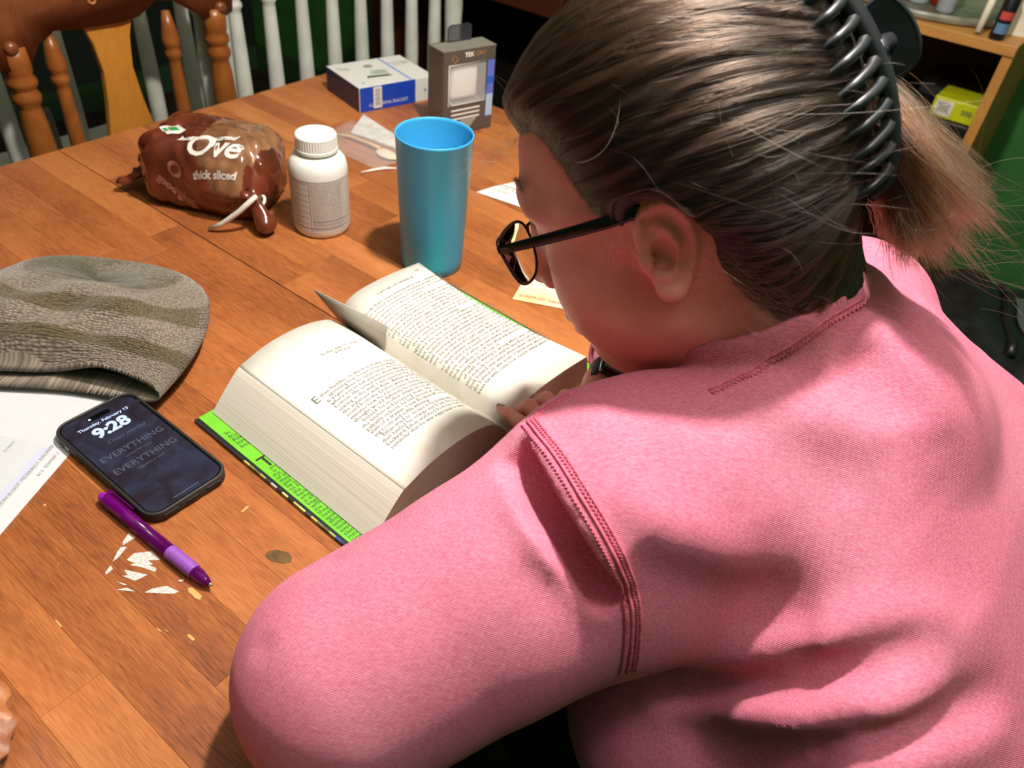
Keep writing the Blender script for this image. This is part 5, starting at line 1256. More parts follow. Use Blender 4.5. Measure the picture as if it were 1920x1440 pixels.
# keep only what stands proud of the skin
outk = (hair_edge(V.astype(np.float32)) > -0.004)
axn = (W2B(H2W(V)) - _nb) @ NAX; outk &= axn > 0.086
keep = outk[Fc].any(1); Fc = Fc[keep]
used = np.unique(Fc); mpn = -np.ones(len(V), int); mpn[used] = np.arange(len(used))
me = quad_mesh('hair_mass', H2W(V[used]), mpn[Fc]); me.materials.append(M_cap); hcap = part(link('hair_mass', me)); hcap['label'] = 'dark brown hair swept back'
def strands(name, P, rad, material, parent_label=None):
    """P: (n, k, 3) in world space"""
    n, k = P.shape[:2]; hc = bpy.data.hair_curves.new(name); hc.add_curves([k] * n)
    hc.attributes['position'].data.foreach_set('vector', np.ascontiguousarray(P, np.float32).ravel())
    ra = hc.attributes.get('radius') or hc.attributes.new('radius', 'FLOAT', 'POINT')
    tp = np.interp(np.linspace(0, 1, k), [0, 0.1, 0.8, 1], [0.8, 1, 1, 0.35]); rr = np.tile(tp, n) * np.repeat(np.broadcast_to(rad, (n,)), k)
    ra.data.foreach_set('value', rr.astype(np.float32)); hc.materials.append(material)
    o = bpy.data.objects.new(name, hc); COL.objects.link(o); part(o); o['kind'] = 'stuff'
    if parent_label: o['label'] = parent_label
    return o
rg = np.random.default_rng(5)
# roots on the scalp behind the hairline
cand = rg.normal(size=(90000, 3)).astype(np.float32); cand /= np.linalg.norm(cand, axis=1, keepdims=True)
def shell_r(dirs, lift):
    lo = np.full(len(dirs), 0.02, np.float32); hi = np.full(len(dirs), 0.22, np.float32)
    for _ in range(15):
        mid = (lo + hi) / 2; v = hair_sdf(HC + dirs * mid[:, None]) - lift; hi = np.where(v > 0, mid, hi); lo = np.where(v > 0, lo, mid)
    return (lo + hi) / 2
r0 = shell_r(cand, 0.0); pts = HC + cand * r0[:, None]; g = hair_edge(pts)
ok = (g > -0.001) & (pts[:, 2] > -0.075) & (pts[:, 0] > -0.100)
vis = (pts[:, 1] > -0.035)
dens = np.where(vis, np.where(g < 0.012, 1.0, 0.5), 0.12)
ok &= rg.random(len(ok)) < dens
roots = cand[ok]; rp_ = pts[ok]
print('hair roots', len(roots))
TZ = np.array([0.104, 0.0915, 0.078, 0.068, 0.056, 0.044, 0.030, 0.018, 0.005]); TX = np.array([-0.097, -0.102, -0.107, -0.109, -0.111, -0.112, -0.1125, -0.1115, -0.110]); TYv = np.array([0.012, 0.020, 0.026, 0.029, 0.031, 0.032, 0.033, 0.032, 0.028])
PARTY = 0.034
def targets(rp_, jit):
    side = np.where(rp_[:, 1] > PARTY * np.clip((rp_[:, 2] - 0.05) / 0.06, 0, 1), 1.0, -1.0)
    q = np.clip((0.128 - rp_[:, 2]) / 0.135, 0, 1) ** 0.9
    q = np.clip(q + 0.10 * (rp_[:, 0] < -0.03) * (rp_[:, 2] < 0.03) + jit, 0, 1); z = np.interp(q, np.linspace(0, 1, 9), TZ); x = np.interp(q, np.linspace(0, 1, 9), TX); y = np.interp(q, np.linspace(0, 1, 9), TYv)
    return np.stack([x, y * side, z], 1)
def slerp_paths(a, b, K):
    a = a / np.linalg.norm(a, axis=1, keepdims=True); b = b / np.linalg.norm(b, axis=1, keepdims=True)
    om = np.arccos(np.clip((a * b).sum(1), -1, 1))[:, None, None]; t = np.linspace(0, 1, K)[None, :, None]; so = np.maximum(np.sin(om), 1e-4)
    return (np.sin((1 - t) * om) * a[:, None] + np.sin(t * om) * b[:, None]) / so
K = 20
NCL = 520
ci = rg.choice(len(roots), NCL, replace=False); cdir = roots[ci]
near = np.concatenate([np.argmax(roots[i:i + 4000] @ cdir.T, 1) for i in range(0, len(roots), 4000)])
cj = rg.normal(0, 0.035, NCL); clift = rg.normal(0, 0.0012, NCL)
ct = targets(rp_[ci], cj); cpath = slerp_paths(cdir.astype(float), ct - HC, K)
own = slerp_paths(roots.astype(float), targets(rp_, cj[near] + rg.normal(0, 0.012, len(roots))) - HC, K)
tt = np.linspace(0, 1, K)
kk = (0.62 * np.clip(tt / 0.35, 0, 1))[None, :, None] * rg.uniform(0.6, 1.15, len(roots))[:, None, None]
dirs = own + (cpath[near] - own) * kk
dirs += (rg.normal(0, 0.010, (len(roots), 1, 3)) * np.sin(np.pi * tt)[None, :, None])
# soft sag: the swept hair bows upward in the middle
dirs[..., 2] += 0.05 * np.sin(np.pi * tt)[None, :] * (rp_[:, 0] > 0.0)[:, None] * np.clip((rp_[:, 1] - 0.02) / 0.04, 0, 1)[:, None]
dirs /= np.linalg.norm(dirs, axis=2, keepdims=True)
for _ in range(2):                      # strands from the temple pass over the ear
    q = HC + dirs * 0.088; zmin = 0.043 * np.exp(-((q[..., 0] + 0.006) / 0.027) ** 4)
    up = (rp_[:, 0] > 0.008)[:, None] & (np.abs(q[..., 1]) > 0.03) & (q[..., 2] < zmin)
    q[..., 2] = np.where(up, zmin, q[..., 2]); dirs = q - HC; dirs /= np.linalg.norm(dirs, axis=2, keepdims=True)
fd = dirs.reshape(-1, 3).astype(np.float32)
lift = (clift[near][:, None] * np.sin(np.pi * tt)[None] + np.abs(rg.normal(0, 0.0009, (len(roots), 1))) + 0.0002).reshape(-1).astype(np.float32)
rr_ = shell_r(fd, lift)
P = (HC + fd * rr_[:, None]).reshape(len(roots), K, 3)
P[:, 0] -= 0.002 * roots
strands('hair', H2W(P), rg.uniform(0.00006, 0.00011, len(roots)), M_hair, 'fine dark brown strands swept back to the clip')
# ponytail falling from under the clip
def bez(a, b, c, d, K):
    t = np.linspace(0, 1, K)[None, :, None]; a, b, c, d = [q[:, None] for q in (a, b, c, d)]
    return a * (1 - t) ** 3 + 3 * b * t * (1 - t) ** 2 + 3 * c * t * t * (1 - t) + d * t ** 3
NT = 6500; u = rg.random(NT); v = rg.random(NT)
A = np.stack([-0.112 + rg.normal(0, 0.005, NT), -0.042 + 0.034 * v, 0.052 - 0.070 * u], 1)
tipx = np.interp(u, [0, 0.35, 0.7, 1], [-0.166, -0.172, -0.156, -0.124]); tipz = np.interp(u, [0, 0.35, 0.7, 1], [-0.022, -0.046, -0.068, -0.066])
tcl = (np.floor(u * 15) * 6 + np.floor(v * 6)).astype(int); ln_ = rg.uniform(0.60, 1.04, NT)
Dp = np.stack([tipx, -0.026 + 0.052 * v, tipz], 1); Dp = A + (Dp - A) * ln_[:, None] + rg.normal(0, 0.0022, (NT, 3)) + rg.normal(0, 0.0075, (90, 3))[tcl]
Bp = A + np.stack([-0.020 - 0.004 * (1 - u), 0.0 * v, -0.006 - 0.010 * u], 1); Cp = A + (Dp - A) * 0.66 + np.stack([-0.004 * np.ones(NT), 0.006 * (v - 0.5), 0.002 * np.ones(NT)], 1) + rg.normal(0, 0.003, (NT, 3))
strands('ponytail', H2W(bez(A, Bp, Cp, Dp, 14)), rg.uniform(0.00007, 0.00012, NT), M_tail, 'light brown hair ends below the clip')
# wisps: temples, nape and stray hairs
def wisps(n, rootf, dirf, length, curl):
    a = rootf(n); d = dirf(a, n); d /= np.linalg.norm(d, axis=1, keepdims=True); l = rg.uniform(*length, n)[:, None]
    c1 = a + d * l * 0.4 + rg.normal(0, curl, (n, 3)); c2 = a + d * l * 0.75 + rg.normal(0, curl * 1.6, (n, 3)); e = a + d * l + rg.normal(0, curl * 2.4, (n, 3))
    return bez(a, c1, c2, e, 10)
def surf(pts, n, jit, off=0.001):
    pts = np.array(pts, float); i = rg.uniform(0, len(pts) - 1.001, n); k = i.astype(int); f = (i - k)[:, None]; p = pts[k] * (1 - f) + pts[k + 1] * f + rg.normal(0, jit, (n, 3))
    return to_surface(lambda q: np.minimum(head_sdf(q), hair_sdf(q)), p.astype(np.float32), off, 3).astype(float)
W = []
W.append(wisps(420, lambda n: surf([(-0.026, 0.072, -0.005), (-0.030, 0.068, -0.030), (-0.036, 0.062, -0.050), (-0.048, 0.055, -0.068), (-0.068, 0.046, -0.072)], n, 0.006), lambda a, n: np.stack([-0.75 + rg.normal(0, .35, n), 0.25 + rg.normal(0, .2, n), -0.55 + rg.normal(0, .45, n)], 1), (0.015, 0.055), 0.003))
W.append(wisps(60, lambda n: surf([(0.032, 0.070, 0.020), (0.020, 0.073, 0.018), (0.012, 0.075, 0.014)], n, 0.003), lambda a, n: np.stack([0.1 + rg.normal(0, .35, n), 0.25 + rg.normal(0, .1, n), -0.9 + rg.normal(0, .2, n)], 1), (0.012, 0.034), 0.003))
W.append(wisps(45, lambda n: surf([(0.084, 0.01, 0.085), (0.075, 0.035, 0.085), (0.062, 0.050, 0.080)], n, 0.004), lambda a, n: np.stack([0.9 + rg.normal(0, .3, n), 0.1 + rg.normal(0, .4, n), -0.2 + rg.normal(0, .5, n)], 1), (0.015, 0.050), 0.004))
W.append(wisps(90, lambda n: surf([(0.06, 0.03, 0.11), (0.02, 0.06, 0.10), (-0.02, 0.07, 0.08), (-0.06, 0.065, 0.06), (-0.07, 0.06, 0.02), (0.0, 0.075, 0.05)], n, 0.012), lambda a, n: np.stack([-0.9 + rg.normal(0, .5, n), 0.25 + rg.normal(0, .25, n), -0.15 + rg.normal(0, .5, n)], 1), (0.03, 0.09), 0.004))
W.append(wisps(70, lambda n: np.stack([-0.150 + rg.normal(0, .015, n), 0.0 + rg.normal(0, .02, n), -0.04 + rg.normal(0, .025, n)], 1), lambda a, n: np.stack([-0.8 + rg.normal(0, .4, n), 0.0 + rg.normal(0, .3, n), -0.4 + rg.normal(0, .5, n)], 1), (0.02, 0.06), 0.004))
Wp = np.concatenate(W); strands('stray_hairs', H2W(Wp), rg.uniform(0.000035, 0.00006, len(Wp)), M_wisp, 'loose stray hairs at temple, neck and crown')
# left eyebrow
EB = wisps(220, lambda n: to_surface(head_sdf, np.stack([0.086 - 0.010 * (t_ := rg.random(n)), 0.014 + 0.032 * t_, 0.048 + 0.004 * np.sin(t_ * 3) + rg.normal(0, .0012, n)], 1).astype(np.float32), 0.0006, 3).astype(float), lambda a, n: np.stack([-0.25 + rg.normal(0, .1, n), 0.9 + rg.normal(0, .2, n), 0.25 + rg.normal(0, .2, n)], 1), (0.005, 0.010), 0.0004)
strands('eyebrow', H2W(EB), 0.00009, M_hair)

# ------------------------------------------------------------------ eyeglasses
M_frame = mat('frame_black', (14, 13, 15), 0.18); M_rim = mat('rim_purple_grey', (62, 48, 56), 0.2, metal=0.5); M_lens = mat('lens', (245, 248, 250), 0.02, trans=1.0, ior=1.05)
gls = empty('eyeglasses', tuple(H2W((0.09, 0, 0.02)))); tag(gls, 'black framed eyeglasses worn by the reader', 'glasses')
inv_g = gls.matrix_basis.inverted()
def gpart(o): o.parent = gls; o.matrix_parent_inverse = inv_g; return o
def lens_outline(sg):
    base = [(0.0985, 0.071, 0.029), (0.1000, 0.060, 0.0315), (0.1020, 0.045, 0.0320), (0.1035, 0.028, 0.0310), (0.1035, 0.017, 0.026), (0.1030, 0.0145, 0.014), (0.1030, 0.018, -0.001), (0.1025, 0.028, -0.008), (0.1015, 0.044, -0.0085), (0.1000, 0.058, -0.003), (0.0988, 0.067, 0.010)]
    return [(x, y * sg, z) for x, y, z in catmull(base, 4, True)]
for sg in (1, -1):
    lo_ = lens_outline(sg)
    gpart(tube('rim', [tuple(q) for q in H2W(lo_)], 0.0013, M_rim, None, 8, True))
    n = len(lo_); c = np.mean(lo_, 0); c[0] += 0.0012
    V = np.concatenate([H2W(lo_), H2W([c])]); o = pydata('lens', V, [(i, (i + 1) % n, n) for i in range(n)], M_lens); md = o.modifiers.new('s', 'SOLIDIFY'); md.thickness = 0.0012; gpart(o)
    arm = catmull([(0.0990, 0.0722, 0.026), (0.085, 0.0752, 0.0262), (0.050, 0.0775, 0.0262), (0.020, 0.0790, 0.0268), (-0.004, 0.0775, 0.0275), (-0.018, 0.0745, 0.018), (-0.026, 0.0720, 0.000)], 5)
    V = []; hh_ = np.interp(np.linspace(0, 1, len(arm)), [0, .3, .6, .8, 1], [0.0026, 0.0034, 0.0042, 0.0030, 0.0026])
    for (x, y, z), h_ in zip(arm, hh_):
        for dy, dz in ((-0.0009, -1), (0.0009, -1), (0.0013, -0.6), (0.0013, 0.6), (0.0009, 1), (-0.0009, 1)): V.append((x, (y + dy) * sg, z + dz * h_))
    Fc = grid_faces(len(arm), 6, False, True) + [tuple(reversed(range(6))), tuple(range((len(arm) - 1) * 6, len(arm) * 6))]
    gpart(pydata('temple', H2W(V), Fc, M_frame, None, True))
gpart(tube('bridge', [tuple(q) for q in H2W([(0.1032, 0.0150, 0.018), (0.1060, 0.006, 0.0215), (0.1060, -0.006, 0.0215), (0.1032, -0.0150, 0.018)])], 0.0013, M_rim, None, 8))

# ------------------------------------------------------------------ claw clip
M_claw = add_noise_color(mat('clip_matt_black', (34, 36, 40), 0.34), (28, 30, 33), (42, 44, 49), scale=30)
clip = empty('claw_clip', tuple(H2W((-0.125, 0, 0.05)))); tag(clip, 'large matt black claw clip holding the reader\'s hair', 'hair clip')
inv_c = clip.matrix_basis.inverted()
def cpart(o): o.parent = clip; o.matrix_parent_inverse = inv_c; return o
spine = catmull([(-0.104, 0, 0.140), (-0.1157, 0, 0.1115), (-0.1243, 0, 0.0912), (-0.1328, 0, 0.0618), (-0.1354, 0, 0.0366), (-0.1327, 0, 0.0089), (-0.1262, 0, -0.0089), (-0.1150, 0, -0.0165)], 6)
spine = np.array(spine)
for sg, sy in ((1, 0.013), (-1, -0.013)):
    sp_ = spine.copy(); sp_[:, 1] = sy
    # side rail: flattened bar
    V = []
    for i, q in enumerate(sp_):
        tg = sp_[min(i + 1, len(sp_) - 1)] - sp_[max(i - 1, 0)]; tg /= np.linalg.norm(tg); nx_ = np.cross(tg, (0, 1, 0)); e = 1 - 0.5 * (abs(2 * i / (len(sp_) - 1) - 1) ** 6)
        for a in np.linspace(0, 2 * math.pi, 11)[:-1]: V.append(q + nx_ * 0.0052 * math.cos(a) + np.array([0, 1, 0]) * 0.0050 * e * math.sin(a))
    Fc = grid_faces(len(sp_), 10, False, True) + [tuple(reversed(range(10))), tuple(range((len(sp_) - 1) * 10, len(sp_) * 10))]
    cpart(pydata('side_rail', H2W(V), Fc, M_claw))
    ends_z = [0.125, 0.1135, 0.1020, 0.0905, 0.0785, 0.0665, 0.0545, 0.0425, 0.0305, 0.0185, 0.0065, -0.0050]
    for z in ends_z:
        st_ = np.array([np.interp(-(z + 0.004), -spine[:, 2], spine[:, 0]) + 0.001, sy, z + 0.004])
        tip = np.array([np.interp(z, TZ[::-1], TX[::-1]) - 0.0035, sg * (np.interp(z, TZ[::-1], TYv[::-1]) + 0.0130), z - 0.003])
        tip = to_surface(hair_sdf, tip[None].astype(np.float32), 0.0008, 4)[0]
        m1 = st_ * 0.72 + tip * 0.28 + np.array([-0.0030, sg * 0.0030, 0.0]); m2 = st_ * 0.35 + tip * 0.65 + np.array([-0.0030, sg * 0.0035, 0.0])
        path = catmull([st_, m1, m2, tip], 5); k_ = len(path)
        rads = np.interp(np.linspace(0, 1, k_), [0, 0.25, 0.7, 1.0], [0.0050, 0.0034, 0.0030, 0.0012])
        cpart(tube('claw_tooth', [tuple(q) for q in H2W(path)], list(rads), M_claw, None, 8))
# thumb paddles
def paddle(sg):
    out = [(-0.1290, 0.076), (-0.1370, 0.0845), (-0.1450, 0.0830), (-0.1525, 0.0700), (-0.1550, 0.0550), (-0.1510, 0.0440), (-0.1390, 0.0385), (-0.1320, 0.0400)]
    o2 = catmull([(x, 0, z) for x, z in out], 4, True); n = len(o2); c = np.mean(o2, 0); V = []
    for lay, yy in ((1.0, -0.0012), (1.0, 0.0012), (0.0, 0.0)):
        pass
    ring0 = [(x, sg * (0.022 + 0.10 * (-x - 0.130)) - 0.0012, z) for x, _, z in o2]; ring1 = [(x, y + 0.0026, z) for x, y, z in ring0]
    V = ring0 + ring1; Fc = [(i, (i + 1) % n, n + (i + 1) % n, n + i) for i in range(n)] + [tuple(reversed(range(n))), tuple(range(n, 2 * n))]
    o = pydata('thumb_paddle', H2W(V), Fc, M_claw, None, False); cpart(o)
    cpart(tube('paddle_rim', [tuple(q) for q in H2W([(x, y + 0.0013, z) for x, y, z in ring0])], 0.0017, M_claw, None, 6, True))
    cpart(tube('paddle_stem', [tuple(q) for q in H2W([(-0.1335, sg * 0.004, 0.058), (-0.1350, sg * 0.016, 0.060), (-0.1400, sg * 0.0225, 0.060)])], 0.006, M_claw, None, 8))
paddle(-1)

# ------------------------------------------------------------------ wrist watch on the right wrist
wt_ = empty('smartwatch', tuple(B2W((0.512, 0.234, 0.072)))); tag(wt_, 'black smartwatch on the reader\'s right wrist', 'watch')
inv_w = wt_.matrix_basis.inverted()
Mw = Matrix.Translation(Vector(B2W((0.506, 0.232, 0.0985)))) @ Matrix.Rotation(TA + R(25), 4, 'Z') @ RX(20)
bm = bmesh.new(); box_bm(bm, (0, 0, 0), (0.040, 0.036, 0.011), 0.004, 3, Mw); o = from_bm('watch_case', bm, mat('watch_black', (10, 10, 11), 0.1), None, True); o.parent = wt_; o.matrix_parent_inverse = inv_w
Ms = Matrix.Translation(Vector(B2W((0.512, 0.234, 0.072)))) @ Vector(B2W(np.array((-0.85, -0.45, 0.0)))).to_track_quat('Z', 'Y').to_matrix().to_4x4()
o = lathe('watch_strap', [(0.0275, -0.011), (0.0285, -0.010), (0.0285, 0.010), (0.0275, 0.011), (0.026, 0.010), (0.026, -0.010)], mat('watch_strap_black', (16, 16, 17), 0.6), None, n=36, cap=False, mtx=Ms); o.parent = wt_; o.matrix_parent_inverse = inv_w
# ------------------------------------------------------------------ chairs beyond the table
M_oak = wood_mat('chair_oak', [(0.1, (92, 48, 20)), (0.5, (140, 80, 34)), (0.9, (176, 108, 48))], 0.3, 1.0, random_obj=False)
M_oakd = wood_mat('chair_rail_brown', [(0.1, (80, 42, 24)), (0.5, (118, 66, 38)), (0.9, (148, 88, 52))], 0.28, 1.0, random_obj=False)
M_splat = wood_mat('chair_splat', [(0.1, (150, 92, 30)), (0.5, (184, 120, 44)), (0.9, (204, 142, 60))], 0.35, 0.6, random_obj=False)
M_wht = add_noise_color(mat('chair_white_paint', (206, 208, 200), 0.45), (198, 200, 192), (214, 216, 209), scale=20)
def chair_root(name, s, t, label, group=None):
    o = empty(name, ST(s, t, -0.75), TA); tag(o, label, 'chair', group); return o
# local: x along the table, y away from the table, z up from the floor
oc_ = chair_root('wooden_chair', 1.25, 0.655, 'brown turned-wood dining chair with carved top rail and wide splat')
XL, XR = -0.166, 0.166
RB = 0.845            # underside of the rail above the floor
def turned(name, x, prof, mt, parent, y=0.0, lean=0.0, n=20):
    return lathe(name, prof, mt, parent, n=n, mtx=TR(x, y, 0) @ Matrix(((1, 0, 0, 0), (0, 1, lean, 0), (0, 0, 1, 0), (0, 0, 0, 1))))
for x in (XL, XR):
    turned('back_post', x, [(0.016, 0.0), (0.018, 0.40), (0.020, 0.44), (0.016, 0.50), (0.019, 0.60), (0.0215, 0.68), (0.018, 0.752), (0.0155, 0.770), (0.0150, 0.775), (0.0200, 0.783), (0.0205, 0.790), (0.0165, 0.798), (0.0160, 0.800), (0.0210, 0.806), (0.0210, 0.813), (0.0170, 0.820), (0.0190, 0.824), (0.0200, 0.842), (0.0190, 0.860)], M_oak, oc_)
for x in (-0.111, 0.080):
    turned('spindle', x, [(0.010, 0.45), (0.012, 0.55), (0.0125, 0.65), (0.0110, 0.74), (0.0100, 0.785), (0.0095, 0.793), (0.0130, 0.798), (0.0130, 0.806), (0.0100, 0.810), (0.0135, 0.815), (0.0145, 0.824), (0.0110, 0.845), (0.0060, 0.868)], M_oak, oc_)
splat = [(-0.052, 0.47), (0.052, 0.47), (0.050, 0.60), (0.042, 0.68), (0.030, 0.745), (0.0245, 0.795), (0.030, 0.84), (0.042, 0.875), (-0.042, 0.875), (-0.030, 0.84), (-0.0245, 0.795), (-0.030, 0.745), (-0.042, 0.68), (-0.050, 0.60)]
sp = polyprism('splat', [(x, z) for x, z in splat], -0.006, 0.006, M_splat, oc_, bevel=0.001); sp.matrix_local = TR(-0.018, 0.006, 0) @ RX(90)
rail = [(-0.200, 0.850), (-0.194, 0.832), (-0.172, 0.824), (-0.148, 0.834), (-0.132, 0.858), (-0.105, 0.872), (-0.070, 0.868), (0.0, 0.866), (0.030, 0.870), (0.062, 0.888), (0.090, 0.884), (0.118, 0.866), (0.148, 0.846), (0.176, 0.842), (0.198, 0.850), (0.204, 0.885), (0.196, 0.930), (0.15, 0.955), (0.08, 0.985), (0.0, 0.995), (-0.08, 0.985), (-0.15, 0.955), (-0.196, 0.930), (-0.204, 0.885)]
rl = polyprism('top_rail', rail, -0.013, 0.013, M_oakd, oc_, True, bevel=0.004); rl.matrix_local = RX(90)
for x in (-0.172, 0.172):
    lathe('rail_boss', [(0.001, 0.018), (0.0075, 0.017), (0.0095, 0.013), (0.0095, 0.008)], M_oakd, oc_, n=16, mtx=TR(x, -0.004, 0.862) @ RX(90), cap=False)
for k, (x, z, r_) in enumerate([(-0.060, 0.915, 0.012), (-0.040, 0.905, 0.010), (-0.020, 0.913, 0.012), (0.010, 0.905, 0.010), (0.030, 0.914, 0.012), (0.052, 0.906, 0.010)]):
    tube('carved_scroll', [(x + r_ * math.cos(a) * (1 - a / 9), -0.0135, z + r_ * math.sin(a) * (1 - a / 9)) for a in np.linspace(0, 7, 18)], 0.0022, mat('carving_gilt_%d' % k, (170, 112, 62), 0.3), oc_, 6)
box('seat', (0, -0.19, 0.445), (0.34, 0.40, 0.03), M_oak, oc_, 0.01)
for x in (-0.14, 0.14): lathe('leg', [(0.014, 0.0), (0.020, 0.15), (0.016, 0.25), (0.022, 0.43)], M_oak, oc_, n=16, loc=(x, -0.35, 0))
# white spindle-back chairs
def white_chair(s, t0, xs, label, width, xc):
    o = chair_root('white_chair', s, t0, label, 'white spindle-back chairs beyond the table')
    for x in xs:
        turned('spindle', x, [(0.012, 0.47), (0.0150, 0.60), (0.0150, 0.68), (0.0135, 0.76), (0.0118, 0.825), (0.0110, 0.832), (0.0145, 0.837), (0.0145, 0.843), (0.0115, 0.847), (0.0125, 0.853), (0.0150, 0.858), (0.0125, 0.866), (0.0110, 0.90), (0.012, 0.955)], M_wht, o, n=18)
    for sx in (-1, 1):
        turned('back_post', xc + sx * (width / 2), [(0.017, 0.0), (0.018, 0.40), (0.021, 0.46), (0.017, 0.60), (0.021, 0.75), (0.016, 0.83), (0.020, 0.84), (0.017, 0.86), (0.018, 0.96)], M_wht, o)
    box('top_rail', (xc, 0, 0.985), (width + 0.05, 0.026, 0.075), M_wht, o, 0.008)
    box('lower_rail', (xc, 0, 0.475), (width, 0.024, 0.03), M_wht, o, 0.005)
    sd_ = 1 if s > 1.4 else -1
    box('seat', (xc, sd_ * 0.19, 0.448), (width + 0.02, 0.36, 0.03), M_wht, o, 0.01)
    for sx in (-1, 1): lathe('leg', [(0.013, 0.0), (0.019, 0.15), (0.015, 0.25), (0.021, 0.433)], M_wht, o, n=16, loc=(xc + sx * (width / 2 - 0.03), sd_ * 0.33, 0))
    return o
white_chair(1.30, 1.16, [-0.262 + 0.0757 * k for k in range(8)], 'white spindle-back chair right of the brown chair, behind the carton', 0.66, 0.003)
white_chair(1.46, 0.70, [-0.171, -0.056, 0.105, 0.191], 'white spindle-back chair half hidden behind the brown chair', 0.52, 0.012)
# dark board leaning behind the brown chair
M_dk = mat('dark_cloth', (22, 19, 18), 0.9)
bd = box('stacked_folder', (0, 0, 0.30), (0.05, 0.02, 0.60), mat('folder_grey', (92, 92, 86), 0.6), None, 0.003); bd.matrix_world = frame(ST(1.62, 0.66, -0.75), TA) @ RX(-4)
tag(bd, 'grey board standing on the floor behind the brown chair', 'board')
# ------------------------------------------------------------------ shelf unit on the right
M_pine = wood_mat('shelf_pine', [(0.1, (150, 100, 46)), (0.5, (184, 128, 62)), (0.9, (206, 152, 84))], 0.5, 0.5, random_obj=False)
M_pind = wood_mat('shelf_back_brown', [(0.1, (44, 24, 12)), (0.9, (72, 42, 22))], 0.7, 0.5, random_obj=False)
sh = empty('shelf_unit', ST(0.177, 1.78, -0.75), TA)           # local x deeper into the wall, y along the wall to the left, z up
tag(sh, 'low pine shelf unit against the green wall behind the reader', 'shelf')
SHH, SHW, SHD = 0.888, 0.98, 0.355
box('top_board', (SHD / 2, SHW / 2, SHH - 0.0095), (SHD, SHW, 0.019), M_pine, sh, 0.001)
box('side_board', (SHD / 2 + 0.002, 0.0095, (SHH - 0.019) / 2), (SHD - 0.004, 0.019, SHH - 0.019), M_pine, sh, 0.001)
box('side_board', (SHD / 2 + 0.002, SHW - 0.0095, (SHH - 0.019) / 2), (SHD - 0.004, 0.019, SHH - 0.019), M_pine, sh, 0.001)
box('divider', (SHD / 2 + 0.004, 0.50, (SHH - 0.019) / 2), (SHD - 0.008, 0.019, SHH - 0.019), M_pine, sh, 0.001)
box('back_board', (SHD - 0.004, SHW / 2, (SHH - 0.019) / 2), (0.008, SHW - 0.038, SHH - 0.020), M_pind, sh)
for z in (0.10, 0.545): box('shelf_board', (SHD / 2, SHW / 2, z), (SHD - 0.012, SHW - 0.04, 0.019), M_pine, sh, 0.001)
def on_shelf(x, y, z): return Vector(ST(0.177 + y, 1.78 + x, -0.75 + z))
def place(o, x, y, z, rot=0): o.matrix_world = Matrix.Translation(on_shelf(x, y, z)) @ Matrix.Rotation(TA + R(rot), 4, 'Z'); return o
Z1 = 0.5545
o = box('storage_case', (0, 0, 0.035), (0.22, 0.26, 0.07), mat('case_black', (16, 16, 17), 0.5), None, 0.006); place(o, 0.19, 0.155, Z1); tag(o, 'black storage case under the other boxes on the shelf', 'case')
o = box('grey_box', (0, 0, 0.022), (0.24, 0.24, 0.044), mat('box_silver', (150, 154, 158), 0.4), None, 0.004); place(o, 0.16, 0.145, Z1 + 0.0705); tag(o, 'flat grey box in the middle of the shelf stack', 'box')
o = box('dark_box', (0, 0, 0.020), (0.22, 0.23, 0.040), mat('box_black', (14, 14, 16), 0.5), None, 0.004); place(o, 0.175, 0.140, Z1 + 0.115); tag(o, 'flat black box right under the yellow box', 'box')
yb = empty('yellow_box', on_shelf(0.075, 0.066, Z1 + 0.1555), TA); tag(yb, 'bright yellow printed box with barcode on the shelf', 'box')
M_yel = mat('box_yellow', (196, 204, 24), 0.4)
box('carton', (0.05, 0, 0.020), (0.10, 0.090, 0.040), M_yel, yb, 0.002)
box('price_label', (-0.0004, 0.022, 0.020), (0.0008, 0.034, 0.030), mat('label_white', (220, 214, 200), 0.6), yb)
for k in range(9): box('barcode_bar', (-0.001, 0.033 - k * 0.0027, 0.021), (0.0006, 0.0016 if k % 2 else 0.0008, 0.020), mat('bar_grey', (92, 90, 84), 0.7), yb)
lettering('box_lettering', '500', 0.014, mat('print_grey', (130, 132, 60), 0.6), yb, TR(-0.0004, -0.024, 0.016) @ RZ(-90) @ RX(90), align='CENTER', offset=0.001)
o = box('grey_pouch', (0, 0, 0.022), (0.10, 0.14, 0.044), mat('pouch_grey', (44, 42, 42), 0.6), None, 0.01, 3, True); place(o, 0.235, 0.10, Z1 + 0.1555); tag(o, 'dark grey pouch lying behind the yellow box', 'pouch')
o = tube('paper_roll', [(0, -0.10, 0), (0, 0.10, 0)], 0.022, mat('roll_white', (206, 208, 204), 0.6), None, 20); place(o, 0.03, 0.13, Z1 + 0.0225); tag(o, 'white paper roll at the front of the shelf', 'roll')
o = box('yellow_tissue_pack', (0, 0, 0.012), (0.05, 0.09, 0.024), add_noise_color(mat('pack_yellow_white', (220, 206, 90), 0.5), (224, 196, 40), (236, 234, 226), scale=60), None, 0.006, 2, True); place(o, 0.032, 0.10, Z1 + 0.0455, 6); tag(o, 'white and yellow soft pack on the paper roll', 'pack')
